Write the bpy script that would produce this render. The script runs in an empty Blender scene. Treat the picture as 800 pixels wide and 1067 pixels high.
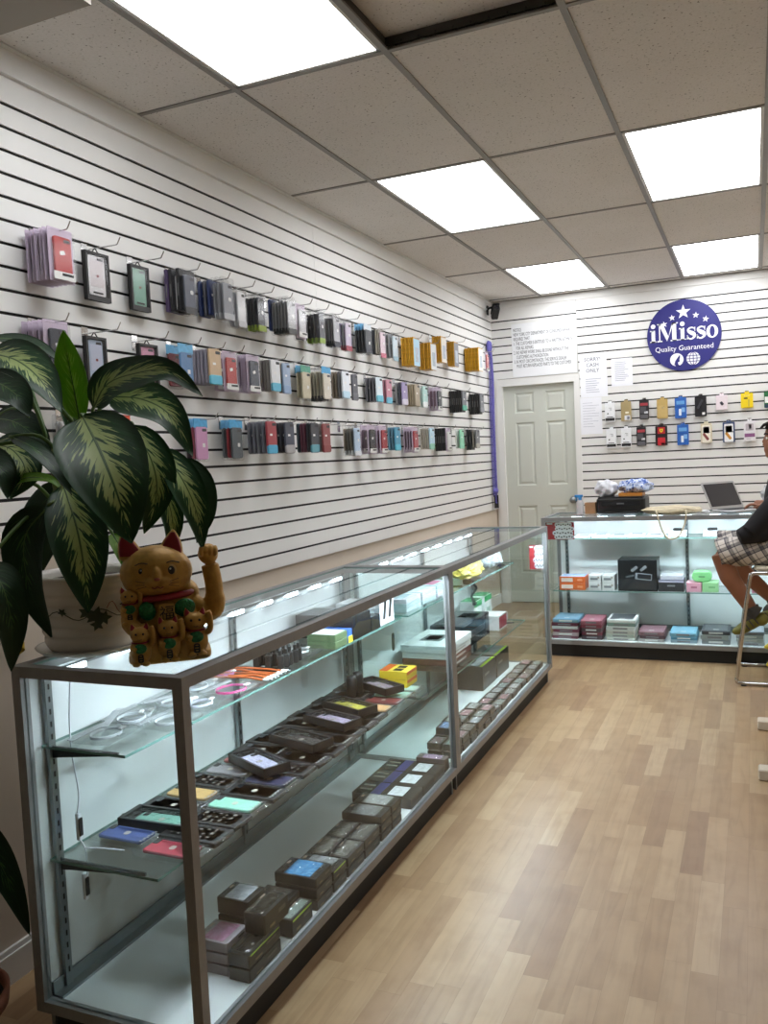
import bpy, bmesh, math, random
from mathutils import Vector, Matrix, Euler
from math import sin, cos, pi, radians
RND = random.Random(11)
SC = bpy.context.scene
COL = SC.collection

# ------------------------------------------------------------------ materials
MATS = {}
def srgb(h):
    h = h.lstrip('#')
    o = []
    for i in (0, 2, 4):
        c = int(h[i:i+2], 16) / 255
        o.append(c / 12.92 if c <= .04045 else ((c + .055) / 1.055) ** 2.4)
    return (*o, 1)

def mat(hexc, rough=.5, metal=0.0, noise=0.0, scale=20.0, bump=0.0, spec=.5, key=''):
    k = (hexc, rough, metal, noise, scale, bump, spec, key)
    if k in MATS: return MATS[k]
    m = bpy.data.materials.new('material_' + (key or hexc.strip('#')))
    m.use_nodes = True
    nt = m.node_tree; b = nt.nodes['Principled BSDF']
    b.inputs['Base Color'].default_value = srgb(hexc)
    b.inputs['Roughness'].default_value = rough
    b.inputs['Metallic'].default_value = metal
    b.inputs['Specular IOR Level'].default_value = spec
    if noise or bump:
        tc = nt.nodes.new('ShaderNodeTexCoord')
        n = nt.nodes.new('ShaderNodeTexNoise'); n.inputs['Scale'].default_value = scale
        n.inputs['Detail'].default_value = 4
        nt.links.new(tc.outputs['Object'], n.inputs['Vector'])
        if noise:
            hs = nt.nodes.new('ShaderNodeHueSaturation'); hs.inputs['Color'].default_value = srgb(hexc)
            mr = nt.nodes.new('ShaderNodeMapRange')
            mr.inputs[1].default_value = .25; mr.inputs[2].default_value = .75
            mr.inputs[3].default_value = 1 - noise; mr.inputs[4].default_value = 1 + noise
            nt.links.new(n.outputs['Fac'], mr.inputs[0]); nt.links.new(mr.outputs[0], hs.inputs['Value'])
            nt.links.new(hs.outputs[0], b.inputs['Base Color'])
        if bump:
            bp = nt.nodes.new('ShaderNodeBump'); bp.inputs['Strength'].default_value = bump
            bp.inputs['Distance'].default_value = .01
            nt.links.new(n.outputs['Fac'], bp.inputs['Height']); nt.links.new(bp.outputs[0], b.inputs['Normal'])
    MATS[k] = m
    return m

def glassy(key, tint, gloss_rough=.0, ior=1.5, body=None, body_mix=0.0, boost=1.0):
    """Pane: transparent with a fresnel reflection on faces turned to the ray; optional milky body."""
    if key in MATS: return MATS[key]
    m = bpy.data.materials.new('material_' + key); m.use_nodes = True
    nt = m.node_tree; nt.nodes.clear()
    out = nt.nodes.new('ShaderNodeOutputMaterial')
    tr = nt.nodes.new('ShaderNodeBsdfTransparent'); tr.inputs[0].default_value = srgb(tint)
    gl = nt.nodes.new('ShaderNodeBsdfGlossy'); gl.inputs['Roughness'].default_value = gloss_rough
    fr = nt.nodes.new('ShaderNodeFresnel'); fr.inputs[0].default_value = ior
    ge = nt.nodes.new('ShaderNodeNewGeometry')
    inv = nt.nodes.new('ShaderNodeMath'); inv.operation = 'SUBTRACT'; inv.inputs[0].default_value = 1
    mul = nt.nodes.new('ShaderNodeMath'); mul.operation = 'MULTIPLY'
    mu2 = nt.nodes.new('ShaderNodeMath'); mu2.operation = 'MULTIPLY'; mu2.use_clamp = True
    mu2.inputs[1].default_value = boost
    nt.links.new(ge.outputs['Backfacing'], inv.inputs[1])
    nt.links.new(fr.outputs[0], mul.inputs[0]); nt.links.new(inv.outputs[0], mul.inputs[1])
    nt.links.new(mul.outputs[0], mu2.inputs[0])
    base = tr
    if body:
        df = nt.nodes.new('ShaderNodeBsdfDiffuse'); df.inputs[0].default_value = srgb(body)
        mb = nt.nodes.new('ShaderNodeMixShader'); mb.inputs[0].default_value = body_mix
        nt.links.new(tr.outputs[0], mb.inputs[1]); nt.links.new(df.outputs[0], mb.inputs[2])
        base = mb
    mx = nt.nodes.new('ShaderNodeMixShader')
    nt.links.new(mu2.outputs[0], mx.inputs[0]); nt.links.new(base.outputs[0], mx.inputs[1]); nt.links.new(gl.outputs[0], mx.inputs[2])
    nt.links.new(mx.outputs[0], out.inputs[0])
    MATS[key] = m
    return m

def glow(key, hexc, strength):
    if key in MATS: return MATS[key]
    m = bpy.data.materials.new('material_' + key); m.use_nodes = True
    b = m.node_tree.nodes['Principled BSDF']
    b.inputs['Base Color'].default_value = (.8, .8, .8, 1)
    b.inputs['Emission Color'].default_value = srgb(hexc)
    b.inputs['Emission Strength'].default_value = strength
    MATS[key] = m
    return m

def node_mat(key, fn, rough=.5):
    if key in MATS: return MATS[key]
    m = bpy.data.materials.new('material_' + key); m.use_nodes = True
    b = m.node_tree.nodes['Principled BSDF']; b.inputs['Roughness'].default_value = rough
    fn(m.node_tree, b)
    MATS[key] = m
    return m

def ramp(nt, fac, stops):
    r = nt.nodes.new('ShaderNodeValToRGB'); e = r.color_ramp.elements
    while len(e) < len(stops): e.new(.5)
    for i, (p, c) in enumerate(stops):
        e[i].position = p; e[i].color = srgb(c) if isinstance(c, str) else c
    nt.links.new(fac, r.inputs[0])
    return r.outputs[0]

def floor_fn(nt, b):
    N = nt.nodes.new; L = nt.links.new
    def mth(op, a, c=None):
        n = N('ShaderNodeMath'); n.operation = op
        for k, q in enumerate((a, c)):
            if q is None: continue
            if isinstance(q, (int, float)): n.inputs[k].default_value = q
            else: L(q, n.inputs[k])
        return n.outputs[0]
    tc = N('ShaderNodeTexCoord'); sp = N('ShaderNodeSeparateXYZ'); L(tc.outputs['Object'], sp.inputs[0])
    u = mth('DIVIDE', sp.outputs[0], .0705); row = mth('FLOOR', u); fu = mth('FRACT', u)
    w1 = N('ShaderNodeTexWhiteNoise'); w1.noise_dimensions = '1D'; L(row, w1.inputs['W'])
    v = mth('ADD', mth('DIVIDE', sp.outputs[1], .52), mth('MULTIPLY', w1.outputs['Value'], 7.3)); col_i = mth('FLOOR', v); fv = mth('FRACT', v)
    cm = N('ShaderNodeCombineXYZ'); L(row, cm.inputs[0]); L(col_i, cm.inputs[1])
    w2 = N('ShaderNodeTexWhiteNoise'); w2.noise_dimensions = '3D'; L(cm.outputs[0], w2.inputs['Vector'])
    col = ramp(nt, w2.outputs['Value'], [(0, '#98795a'), (.25, '#a48663'), (.7, '#ad906d'), (1, '#b89d7a')])
    m2 = N('ShaderNodeMapping'); m2.inputs['Scale'].default_value = (34, 2.6, 1)
    L(tc.outputs['Object'], m2.inputs[0])
    ad = N('ShaderNodeVectorMath'); ad.operation = 'ADD'
    sc = N('ShaderNodeVectorMath'); sc.operation = 'SCALE'; sc.inputs['Scale'].default_value = 9
    L(w2.outputs['Color'], sc.inputs[0]); L(m2.outputs[0], ad.inputs[0]); L(sc.outputs[0], ad.inputs[1])
    n = N('ShaderNodeTexNoise'); n.inputs['Scale'].default_value = 1; n.inputs['Detail'].default_value = 6
    n.inputs['Distortion'].default_value = 1.1
    L(ad.outputs[0], n.inputs[0])
    g = ramp(nt, n.outputs['Fac'], [(.28, (.84, .81, .78, 1)), (.5, (.98, .98, .98, 1)), (.75, (1.04, 1.03, 1.02, 1))])
    n3 = N('ShaderNodeTexNoise'); n3.inputs['Scale'].default_value = 9; n3.inputs['Detail'].default_value = 3
    L(tc.outputs['Object'], n3.inputs[0])
    g3 = ramp(nt, n3.outputs['Fac'], [(.30, (.90, .87, .84, 1)), (.55, (1, 1, 1, 1))])
    eu = mth('GREATER_THAN', mth('ABSOLUTE', mth('SUBTRACT', fu, .5)), .492); ev = mth('GREATER_THAN', mth('ABSOLUTE', mth('SUBTRACT', fv, .5)), .4985)
    sm = ramp(nt, mth('MAXIMUM', eu, ev), [(0, (1, 1, 1, 1)), (1, (.80, .77, .74, 1))])
    o = col
    for q in (g, g3, sm):
        mx = N('ShaderNodeMix'); mx.data_type = 'RGBA'; mx.blend_type = 'MULTIPLY'; mx.inputs[0].default_value = 1
        L(o, mx.inputs[6]); L(q, mx.inputs[7]); o = mx.outputs[2]
    L(o, b.inputs['Base Color'])
    b.inputs['Specular IOR Level'].default_value = .4

def tile_fn(nt, b):
    N = nt.nodes.new; L = nt.links.new
    tc = N('ShaderNodeTexCoord')
    n = N('ShaderNodeTexNoise'); n.inputs['Scale'].default_value = 110; n.inputs['Detail'].default_value = 2
    L(tc.outputs['Object'], n.inputs[0])
    n2 = N('ShaderNodeTexNoise'); n2.inputs['Scale'].default_value = 3; L(tc.outputs['Object'], n2.inputs[0])
    c1 = ramp(nt, n.outputs['Fac'], [(.285, '#837b73'), (.335, '#dedad5'), (.6, '#e4e0dc')])
    c2 = ramp(nt, n2.outputs['Fac'], [(.3, (.95, .95, .94, 1)), (.7, (1, 1, 1, 1))])
    mx = N('ShaderNodeMix'); mx.data_type = 'RGBA'; mx.blend_type = 'MULTIPLY'; mx.inputs[0].default_value = 1
    L(c1, mx.inputs[6]); L(c2, mx.inputs[7]); L(mx.outputs[2], b.inputs['Base Color'])
    bp = N('ShaderNodeBump'); bp.inputs['Strength'].default_value = .35; bp.inputs['Distance'].default_value = .004
    L(n.outputs['Fac'], bp.inputs['Height']); L(bp.outputs[0], b.inputs['Normal'])
    b.inputs['Specular IOR Level'].default_value = .1

def leaf_fn(base, edge, pale, amt):
    def fn(nt, b):
        N = nt.nodes.new; L = nt.links.new
        uv = N('ShaderNodeUVMap'); sp = N('ShaderNodeSeparateXYZ'); L(uv.outputs[0], sp.inputs[0])
        a = N('ShaderNodeMath'); a.operation = 'SUBTRACT'; a.inputs[1].default_value = .5; L(sp.outputs[0], a.inputs[0])
        ab = N('ShaderNodeMath'); ab.operation = 'ABSOLUTE'; L(a.outputs[0], ab.inputs[0])   # 0 midrib .. .5 edge
        # veins slant towards the tip: coordinate = v - .55*|u|
        k = N('ShaderNodeMath'); k.operation = 'MULTIPLY_ADD'; k.inputs[1].default_value = -.75
        L(ab.outputs[0], k.inputs[0]); L(sp.outputs[1], k.inputs[2])
        cm = N('ShaderNodeCombineXYZ'); L(k.outputs[0], cm.inputs[1])
        sx = N('ShaderNodeMath'); sx.operation = 'MULTIPLY'; sx.inputs[1].default_value = .16; L(a.outputs[0], sx.inputs[0])
        L(sx.outputs[0], cm.inputs[0])
        n = N('ShaderNodeTexNoise'); n.inputs['Scale'].default_value = 26; n.inputs['Detail'].default_value = 3
        n.inputs['Distortion'].default_value = .4
        L(cm.outputs[0], n.inputs[0])
        # blotch strength falls off to the edge, base and tip
        f1 = N('ShaderNodeMapRange'); f1.inputs[1].default_value = .02; f1.inputs[2].default_value = .44
        f1.inputs[3].default_value = amt; f1.inputs[4].default_value = -.22; L(ab.outputs[0], f1.inputs[0])
        f2 = N('ShaderNodeMapRange'); f2.inputs[1].default_value = .62; f2.inputs[2].default_value = .98
        f2.inputs[3].default_value = 0; f2.inputs[4].default_value = -.3; L(sp.outputs[1], f2.inputs[0])
        s1 = N('ShaderNodeMath'); L(n.outputs['Fac'], s1.inputs[0]); L(f1.outputs[0], s1.inputs[1])
        s2 = N('ShaderNodeMath'); L(s1.outputs[0], s2.inputs[0]); L(f2.outputs[0], s2.inputs[1])
        c = ramp(nt, s2.outputs[0], [(.40, edge), (.50, base), (.545, pale), (.75, pale)])
        rib = ramp(nt, ab.outputs[0], [(.010, (1, 1, 1, 1)), (.022, (0, 0, 0, 1))])
        mx = N('ShaderNodeMix'); mx.data_type = 'RGBA'; L(rib, mx.inputs[0]); L(c, mx.inputs[6])
        mx.inputs[7].default_value = srgb(base)
        L(mx.outputs[2], b.inputs['Base Color'])
        bp = N('ShaderNodeBump'); bp.inputs['Strength'].default_value = .25; bp.inputs['Distance'].default_value = .004
        L(n.outputs['Fac'], bp.inputs['Height']); L(bp.outputs[0], b.inputs['Normal'])
        tl = N('ShaderNodeBsdfTranslucent'); L(mx.outputs[2], tl.inputs[0])
        ms = N('ShaderNodeMixShader'); ms.inputs[0].default_value = .5 if amt == .02 else .22
        L(b.outputs[0], ms.inputs[1]); L(tl.outputs[0], ms.inputs[2])
        L(ms.outputs[0], [q for q in nt.nodes if q.type == 'OUTPUT_MATERIAL'][0].inputs[0])
    return fn

def checked_fn(nt, b):
    N = nt.nodes.new; L = nt.links.new
    tc = N('ShaderNodeTexCoord'); n = N('ShaderNodeTexVoronoi'); n.inputs['Scale'].default_value = 60
    L(tc.outputs['Object'], n.inputs['Vector'])
    n2 = N('ShaderNodeTexNoise'); n2.inputs['Scale'].default_value = 16; L(tc.outputs['Object'], n2.inputs['Vector'])
    ad = N('ShaderNodeMath'); L(n.outputs['Distance'], ad.inputs[0]); L(n2.outputs['Fac'], ad.inputs[1])
    L(ramp(nt, ad.outputs[0], [(.70, '#3d62bd'), (.85, '#5f82d0'), (1.0, '#c9d5ee')]), b.inputs['Base Color'])

def plaid_fn(nt, b):
    N = nt.nodes.new; L = nt.links.new
    uv = N('ShaderNodeTexCoord'); mp = N('ShaderNodeMapping')
    mp.inputs['Rotation'].default_value = (0.35, radians(24), .3)
    L(uv.outputs['Object'], mp.inputs[0])
    sp = N('ShaderNodeSeparateXYZ'); L(mp.outputs[0], sp.inputs[0])
    def band(sock, period, w):
        d = N('ShaderNodeMath'); d.operation = 'DIVIDE'; d.inputs[1].default_value = period; L(sock, d.inputs[0])
        f = N('ShaderNodeMath'); f.operation = 'FRACT'; L(d.outputs[0], f.inputs[0])
        l = N('ShaderNodeMath'); l.operation = 'LESS_THAN'; l.inputs[1].default_value = w; L(f.outputs[0], l.inputs[0])
        return l.outputs[0]
    tot = None
    for s in (sp.outputs[0], sp.outputs[2]):
        for p, w in ((.075, .3), (.075 / 2, .14)):
            o = band(s, p, w)
            if tot is None: tot = o
            else:
                ad = N('ShaderNodeMath'); L(tot, ad.inputs[0]); L(o, ad.inputs[1]); tot = ad.outputs[0]
    dv = N('ShaderNodeMath'); dv.operation = 'DIVIDE'; dv.inputs[1].default_value = 4; L(tot, dv.inputs[0])
    L(ramp(nt, dv.outputs[0], [(0, '#cfc8c0'), (.25, '#8f8a86'), (.5, '#55535a'), (1, '#26262e')]), b.inputs['Base Color'])

# ------------------------------------------------------------------ mesh builder
class M:
    def __init__(s):
        s.v = []; s.f = []; s.fm = []; s.fs = []; s.mats = []; s.T = Matrix.Identity(4); s.uv = None
    def mi(s, m):
        if m not in s.mats: s.mats.append(m)
        return s.mats.index(m)
    def add(s, verts, faces, m, smooth=False):
        o = len(s.v); i = s.mi(m)
        s.v += [s.T @ Vector(p) for p in verts]
        for f in faces:
            s.f.append([a + o for a in f]); s.fm.append(i); s.fs.append(smooth)
        return s
    def box(s, c, d, m, rot=None):
        x, y, z = (q / 2 for q in d)
        vs = [Vector(p) for p in ((-x,-y,-z),(x,-y,-z),(x,y,-z),(-x,y,-z),(-x,-y,z),(x,-y,z),(x,y,z),(-x,y,z))]
        if rot: vs = [Euler(rot).to_matrix() @ p for p in vs]
        s.add([p + Vector(c) for p in vs], [(0,3,2,1),(4,5,6,7),(0,1,5,4),(1,2,6,5),(2,3,7,6),(3,0,4,7)], m)
        return s
    def bx(s, x0, x1, y0, y1, z0, z1, m):
        return s.box(((x0+x1)/2, (y0+y1)/2, (z0+z1)/2), (abs(x1-x0), abs(y1-y0), abs(z1-z0)), m)
    def rings(s, rings, m, smooth=True, closed=True, cap=True, loop=False):
        n = len(rings[0]); vs = [p for r in rings for p in r]; fs = []
        R = len(rings)
        for i in range(R if loop else R - 1):
            a = i * n; b = ((i + 1) % R) * n
            for j in range(n if closed else n - 1):
                k = (j + 1) % n
                fs.append((a+j, a+k, b+k, b+j))
        s.add(vs, fs, m, smooth)
        if cap and not loop:
            s.add(rings[0], [tuple(reversed(range(n)))], m); s.add(rings[-1], [tuple(range(n))], m)
        return s
    def rbox(s, c, d, m, r=.01, ch=.002, axis='z', seg=4, rot=None):
        """Rounded-corner slab, chamfered at both flat sides; axis is the thin direction."""
        ax = {'z': (0,1,2), 'x': (1,2,0), 'y': (0,2,1)}[axis]
        a, b, h = d[ax[0]]/2, d[ax[1]]/2, d[ax[2]]/2
        r = min(r, a*.99, b*.99); ch = min(ch, h*.9)
        def poly(g):
            rr = max(r - g, .0004); o = []
            for qx, qy, st in ((1,1,0),(-1,1,pi/2),(-1,-1,pi),(1,-1,1.5*pi)):
                for i in range(seg+1):
                    t = st + pi/2*i/seg
                    o.append((qx*(a-g-rr)+rr*cos(t), qy*(b-g-rr)+rr*sin(t)))
            return o
        R = Euler(rot).to_matrix() if rot else Matrix.Identity(3)
        out = []
        for g, z in ((ch,-h),(0,-h+ch),(0,h-ch),(ch,h)):
            ring = []
            for (p, q) in poly(g):
                v = [0,0,0]; v[ax[0]] = p; v[ax[1]] = q; v[ax[2]] = z
                ring.append(R @ Vector(v) + Vector(c))
            out.append(ring)
        return s.rings(out, m, smooth=False)
    def tube(s, pts, r, m, n=8, loop=False, cap=True):
        P = [Vector(p) for p in pts]; out = []; K = len(P)
        rs = r if isinstance(r, (list, tuple)) else [r]*K
        up = None
        for i, p in enumerate(P):
            a = P[(i-1) % K] if (loop or i) else P[0]; b = P[(i+1) % K] if (loop or i < K-1) else P[-1]
            t = (b - a).normalized()
            if up is None:
                up = t.orthogonal().normalized()
            u = (up - t*up.dot(t))
            u = u.normalized() if u.length > 1e-6 else t.orthogonal().normalized()
            up = u; w = t.cross(u)
            out.append([p + (u*cos(2*pi*k/n) + w*sin(2*pi*k/n))*rs[i] for k in range(n)])
        return s.rings(out, m, True, True, cap, loop)
    def lathe(s, prof, m, c=(0,0,0), n=32, cap=False):
        out = [[(c[0]+r*cos(2*pi*k/n), c[1]+r*sin(2*pi*k/n), c[2]+z) for k in range(n)] for r, z in prof]
        return s.rings(out, m, True, True, cap)
    def ell(s, c, r, m, seg=24, rng=16, rot=None):
        if not isinstance(r, (tuple, list)): r = (r, r, r)
        R = Euler(rot).to_matrix() if rot else Matrix.Identity(3)
        out = []
        for i in range(rng+1):
            t = pi*(i/rng); t = min(max(t, .02), pi-.02)
            out.append([R @ Vector((r[0]*sin(t)*cos(2*pi*k/seg), r[1]*sin(t)*sin(2*pi*k/seg), -r[2]*cos(t))) + Vector(c) for k in range(seg)])
        return s.rings(out, m)
    def poly(s, pts2, z0, z1, m, axis='z'):
        """Extruded 2-D outline; axis z: (x,y,z) / axis y: (x, z0..z1, y)."""
        def q(p, h): return (p[0], p[1], h) if axis == 'z' else ((p[0], h, p[1]) if axis == 'y' else (h, p[0], p[1]))
        n = len(pts2)
        a = [q(p, z0) for p in pts2]; b = [q(p, z1) for p in pts2]
        s.add(a + b, [tuple(reversed(range(n))), tuple(range(n, 2*n))] + [(i, (i+1) % n, n+(i+1) % n, n+i) for i in range(n)], m)
        return s
    def text(s, body, size, m, mtx, align='CENTER', sx=1.0, width=None, depth=.0006, line=1.0):
        cu = bpy.data.curves.new('lettering', 'FONT'); cu.body = body; cu.size = size; cu.align_x = align
        cu.extrude = depth; cu.space_line = line; cu.resolution_u = 2
        o = bpy.data.objects.new('lettering', cu); COL.objects.link(o)
        dg = bpy.context.evaluated_depsgraph_get(); me = bpy.data.meshes.new_from_object(o.evaluated_get(dg))
        vs = [v.co.copy() for v in me.vertices]; fs = [tuple(p.vertices) for p in me.polygons]
        bpy.data.objects.remove(o); bpy.data.curves.remove(cu); bpy.data.meshes.remove(me)
        if not vs: return s
        if width:
            w = max(v.x for v in vs) - min(v.x for v in vs); sx = width / w
        s.add([mtx @ Vector((v.x*sx, v.y, v.z)) for v in vs], fs, m)
        return s
    def mesh(s, name):
        me = bpy.data.meshes.new(name)
        me.from_pydata([tuple(p) for p in s.v], [], s.f)
        for m in s.mats: me.materials.append(m)
        for p, i, sm in zip(me.polygons, s.fm, s.fs):
            p.material_index = i; p.use_smooth = sm
        if s.uv:
            ul = me.uv_layers.new(name='UVMap')
            for p in me.polygons:
                for li in p.loop_indices: ul.data[li].uv = s.uv[me.loops[li].vertex_index]
        me.update()
        return me
    def build(s, name, parent=None, loc=(0,0,0), rot=(0,0,0)):
        o = bpy.data.objects.new(name, s.mesh(name)); COL.objects.link(o)
        o.location = loc; o.rotation_euler = rot
        if parent: o.parent = parent
        return o

def fuse(mb, voxel, smooth=4):
    """Weld overlapping solids of a builder into one skin (remesh), as a new builder-free mesh."""
    me = mb.mesh('tmp'); o = bpy.data.objects.new('tmp', me); COL.objects.link(o)
    r = o.modifiers.new('r', 'REMESH'); r.mode = 'VOXEL'; r.voxel_size = voxel; r.use_smooth_shade = True
    if smooth:
        sm = o.modifiers.new('s', 'SMOOTH'); sm.iterations = smooth; sm.factor = .5
    dg = bpy.context.evaluated_depsgraph_get()
    out = bpy.data.meshes.new_from_object(o.evaluated_get(dg))
    out.materials.clear(); out.materials.append(mb.mats[0])
    bpy.data.objects.remove(o); bpy.data.meshes.remove(me)
    for p in out.polygons: p.use_smooth = True; p.material_index = 0
    return out

def skin(pts, edges, sub=2):
    """Skinned skeleton -> list of verts, faces."""
    names = list(pts); me = bpy.data.meshes.new('tmp')
    me.from_pydata([pts[k][0] for k in names], [(names.index(a), names.index(b)) for a, b in edges], [])
    o = bpy.data.objects.new('tmp', me); COL.objects.link(o)
    md = o.modifiers.new('s', 'SKIN'); md.use_smooth_shade = True
    for i, k in enumerate(names):
        r = pts[k][1]; d = me.skin_vertices[0].data[i]
        d.radius = r if isinstance(r, (tuple, list)) else (r, r); d.use_root = (i == 0)
    if sub:
        ss = o.modifiers.new('b', 'SUBSURF'); ss.levels = sub; ss.render_levels = sub
    dg = bpy.context.evaluated_depsgraph_get()
    m2 = bpy.data.meshes.new_from_object(o.evaluated_get(dg))
    vs = [v.co.copy() for v in m2.vertices]; fs = [tuple(p.vertices) for p in m2.polygons]
    bpy.data.objects.remove(o); bpy.data.meshes.remove(me); bpy.data.meshes.remove(m2)
    return vs, fs

def link_mesh(name, me, parent=None, loc=(0,0,0)):
    o = bpy.data.objects.new(name, me); COL.objects.link(o); o.location = loc
    if parent: o.parent = parent
    return o

def tag(o, label, cat, group=None, kind=None):
    if label: o['label'] = label
    if cat: o['category'] = cat
    if group: o['group'] = group
    if kind: o['kind'] = kind
    return o
def thing(name, label, cat, loc=(0,0,0), rz=0, group=None):
    o = bpy.data.objects.new(name, None); COL.objects.link(o)
    o.empty_display_size = .05; o.location = loc; o.rotation_euler = (0, 0, rz)
    return tag(o, label, cat, group)
def dup(root, label, loc, rot=None):
    r = root.copy(); COL.objects.link(r); r.location = loc; r['label'] = label
    if rot is not None: r.rotation_euler = rot
    for ch in root.children:
        c = ch.copy(); COL.objects.link(c); c.parent = r
        for g in ch.children:
            d = g.copy(); COL.objects.link(d); d.parent = c
    return r
def struct(name, mb, label=None):
    o = mb.build(name); o['kind'] = 'structure'
    if label: o['label'] = label
    return o
def spline(pts, n):
    P = [Vector(p) for p in pts]; P = [2*P[0]-P[1]] + P + [2*P[-1]-P[-2]]; out = []
    seg = len(P) - 3
    for i in range(n+1):
        t = i/n*seg; k = min(int(t), seg-1); u = t-k
        a, b, c, d = P[k:k+4]
        out.append(.5*((2*b)+(c-a)*u+(2*a-5*b+4*c-d)*u*u+(3*b-a-3*c+d)*u**3))
    return out
ORD = ['first','second','third','fourth','fifth','sixth','seventh','eighth','ninth','tenth','eleventh','twelfth','thirteenth','fourteenth','fifteenth','sixteenth','seventeenth','eighteenth','nineteenth','twentieth','twenty-first','twenty-second']

# common materials
WHITE = mat('#e5e5e2', .55, noise=.02, scale=3, key='white_slat')
WALLP = mat('#d2c6b6', .8, noise=.03, scale=4, key='painted_wall')
DARK = mat('#141312', .8, key='groove_dark')
ALU = mat('#8b8b8b', .42, .12, noise=.05, scale=40, key='bronze_aluminium')
STEEL = mat('#8d9496', .32, .9, key='steel')
CHROME = mat('#c8c8c8', .12, 1.0, key='chrome')
BLACK = mat('#161514', .45, noise=.1, key='black_plastic')
KICK = mat('#15130f', .6, noise=.15, key='black_kick')
GLASS = glassy('case_glass', '#f6faf9', boost=.8)
EDGE = mat('#6f958d', .2, key='glass_edge')
CLEAR = glassy('clear_plastic', '#f9f9f9', .10, 1.28, '#d9dde0', .02)
CLEARG = glassy('clear_gloss', '#fafafa', .05, 1.5, boost=1.2)
def wrinkle(m, scale, dist):
    nt = m.node_tree; tc = nt.nodes.new('ShaderNodeTexCoord'); n = nt.nodes.new('ShaderNodeTexNoise'); n.inputs['Scale'].default_value = scale
    bp = nt.nodes.new('ShaderNodeBump'); bp.inputs['Strength'].default_value = .9; bp.inputs['Distance'].default_value = dist
    nt.links.new(tc.outputs['Object'], n.inputs['Vector']); nt.links.new(n.outputs['Fac'], bp.inputs['Height'])
    for q in nt.nodes:
        if q.type == 'BSDF_GLOSSY': nt.links.new(bp.outputs[0], q.inputs['Normal'])
wrinkle(CLEARG, 45, .012)
BAGGY = glassy('milky_bag', '#f0f2f4', .22, 1.45, '#eceff2', .45)
LEDW = glow('led_white', '#e6f3ff', 260.0)
LEDD = glow('led_dim', '#e6f3ff', 7.0)
PANEL = mat('#e4e8e8', .5, noise=.02, scale=3, key='case_white_panel')
PAPER = mat('#eef0f6', .8, key='paper')
INK = mat('#2b2b30', .7, key='ink')
EXPOSURE = 0.16
# ------------------------------------------------------------------ the room
H = 2.8277; YB = 7.816; XR = 4.15; YN = -2.6
GX = lambda i: .4822 + .6096*i
GY = lambda j: 2.8109 + 1.2192*j
FLOOR = node_mat('laminate_floor', floor_fn, .33)
TILE = node_mat('ceiling_tile', tile_fn, .95)
TEE = mat('#8d8a85', .5, .3, key='ceiling_tee')
m = M(); m.bx(-.2, XR+.2, YN-.2, YB+.2, -.06, 0, FLOOR); struct('floor', m)

def slats(m, u0, u1, grooves, zlo, zhi, place):
    """Grooved panel: strips standing proud of a dark back; place(u, depth, z) maps to the room."""
    ed = [zhi] + list(grooves) + [zlo]
    def slab(a0, a1, d0, d1, z0, z1, mt):
        vs = [place(u, d, z) for z in (z0, z1) for d in (d0, d1) for u in (a0, a1)]
        m.add(vs, [(0,1,3,2),(4,6,7,5),(0,4,5,1),(2,3,7,6),(0,2,6,4),(1,5,7,3)], mt)
    slab(u0, u1, .007, .0185, zlo, zhi, DARK)
    for i in range(len(ed)-1):
        a = ed[i] - (.0056 if i else 0); b = ed[i+1] + (.0056 if i < len(ed)-2 else 0)
        slab(u0, u1, 0, .0075, b, a, WHITE)

ZG = [2.6462 - .0762*k for k in range(23)]
# left wall: grooved panels above, plain wall below, boxed-out wall at the near end
m = M()
for a, b in ((YN, 1.86), (1.8615, 4.30), (4.3015, 6.74), (6.7415, YB)):
    slats(m, a, b, ZG, .90, 2.745, lambda u, d, z: (-d, u, z))
m.bx(-.10, -.0185, YN, YB+.1, 0, H+.02, WALLP)
m.bx(-.02, .27, YN, 1.98, 0, 1.235, WALLP)
struct('wall_left', m)
m = M(); m.bx(-.0185, .012, YN, YB, 2.745, H, WHITE); m.bx(.0, .018, YN, YB, 2.738, 2.752, WHITE)
struct('trim_1', m)
m = M(); m.bx(.27, .285, YN, 1.98, 0, .085, WHITE); m.bx(.27, .279, YN, 1.98, .085, .10, WHITE)
m.bx(-.0185, -.004, 1.98, YB, 0, .09, WHITE); struct('baseboard_left', m)

# back wall
m = M()
ZB = [2.6662 - .0762*k for k in range(34)]
pb = lambda u, d, z: (u, YB + d, z)
slats(m, .792, 3.23, [z for z in ZB if z > .15], .10, 2.765, pb)
slats(m, 3.2315, XR, [z for z in ZB if z > .15], .10, 2.765, pb)
slats(m, 0, .789, ZG[0:1], 2.60, 2.765, pb)
slats(m, 0, .19, ZG[1:7], 2.112, 2.60, pb)
m.bx(.19, .789, YB, YB+.02, 2.112, 2.60, WHITE)
m.bx(-.1, .045, YB+.0185, YB+.12, 0, H+.02, WALLP); m.bx(.79, XR+.1, YB+.0185, YB+.12, 0, H+.02, WALLP)
m.bx(.045, .79, YB+.0185, YB+.12, 2.075, H+.02, WALLP); m.bx(0, .03, YB-.0005, YB+.0185, 0, 2.112, WHITE)
struct('wall_back', m)
m = M(); m.bx(0, XR, YB-.012, YB+.0185, 2.765, H, WHITE); struct('trim_2', m)
m = M(); m.bx(.80, XR, YB-.012, YB+.0185, 0, .10, WHITE); struct('baseboard_back', m)
m = M(); m.bx(XR, XR+.1, YN, YB+.1, 0, H+.02, WALLP); struct('wall_right', m)
m = M(); m.bx(-.1, XR+.1, YN-.1, YN, 0, H+.02, WALLP); struct('wall_front', m)

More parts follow.
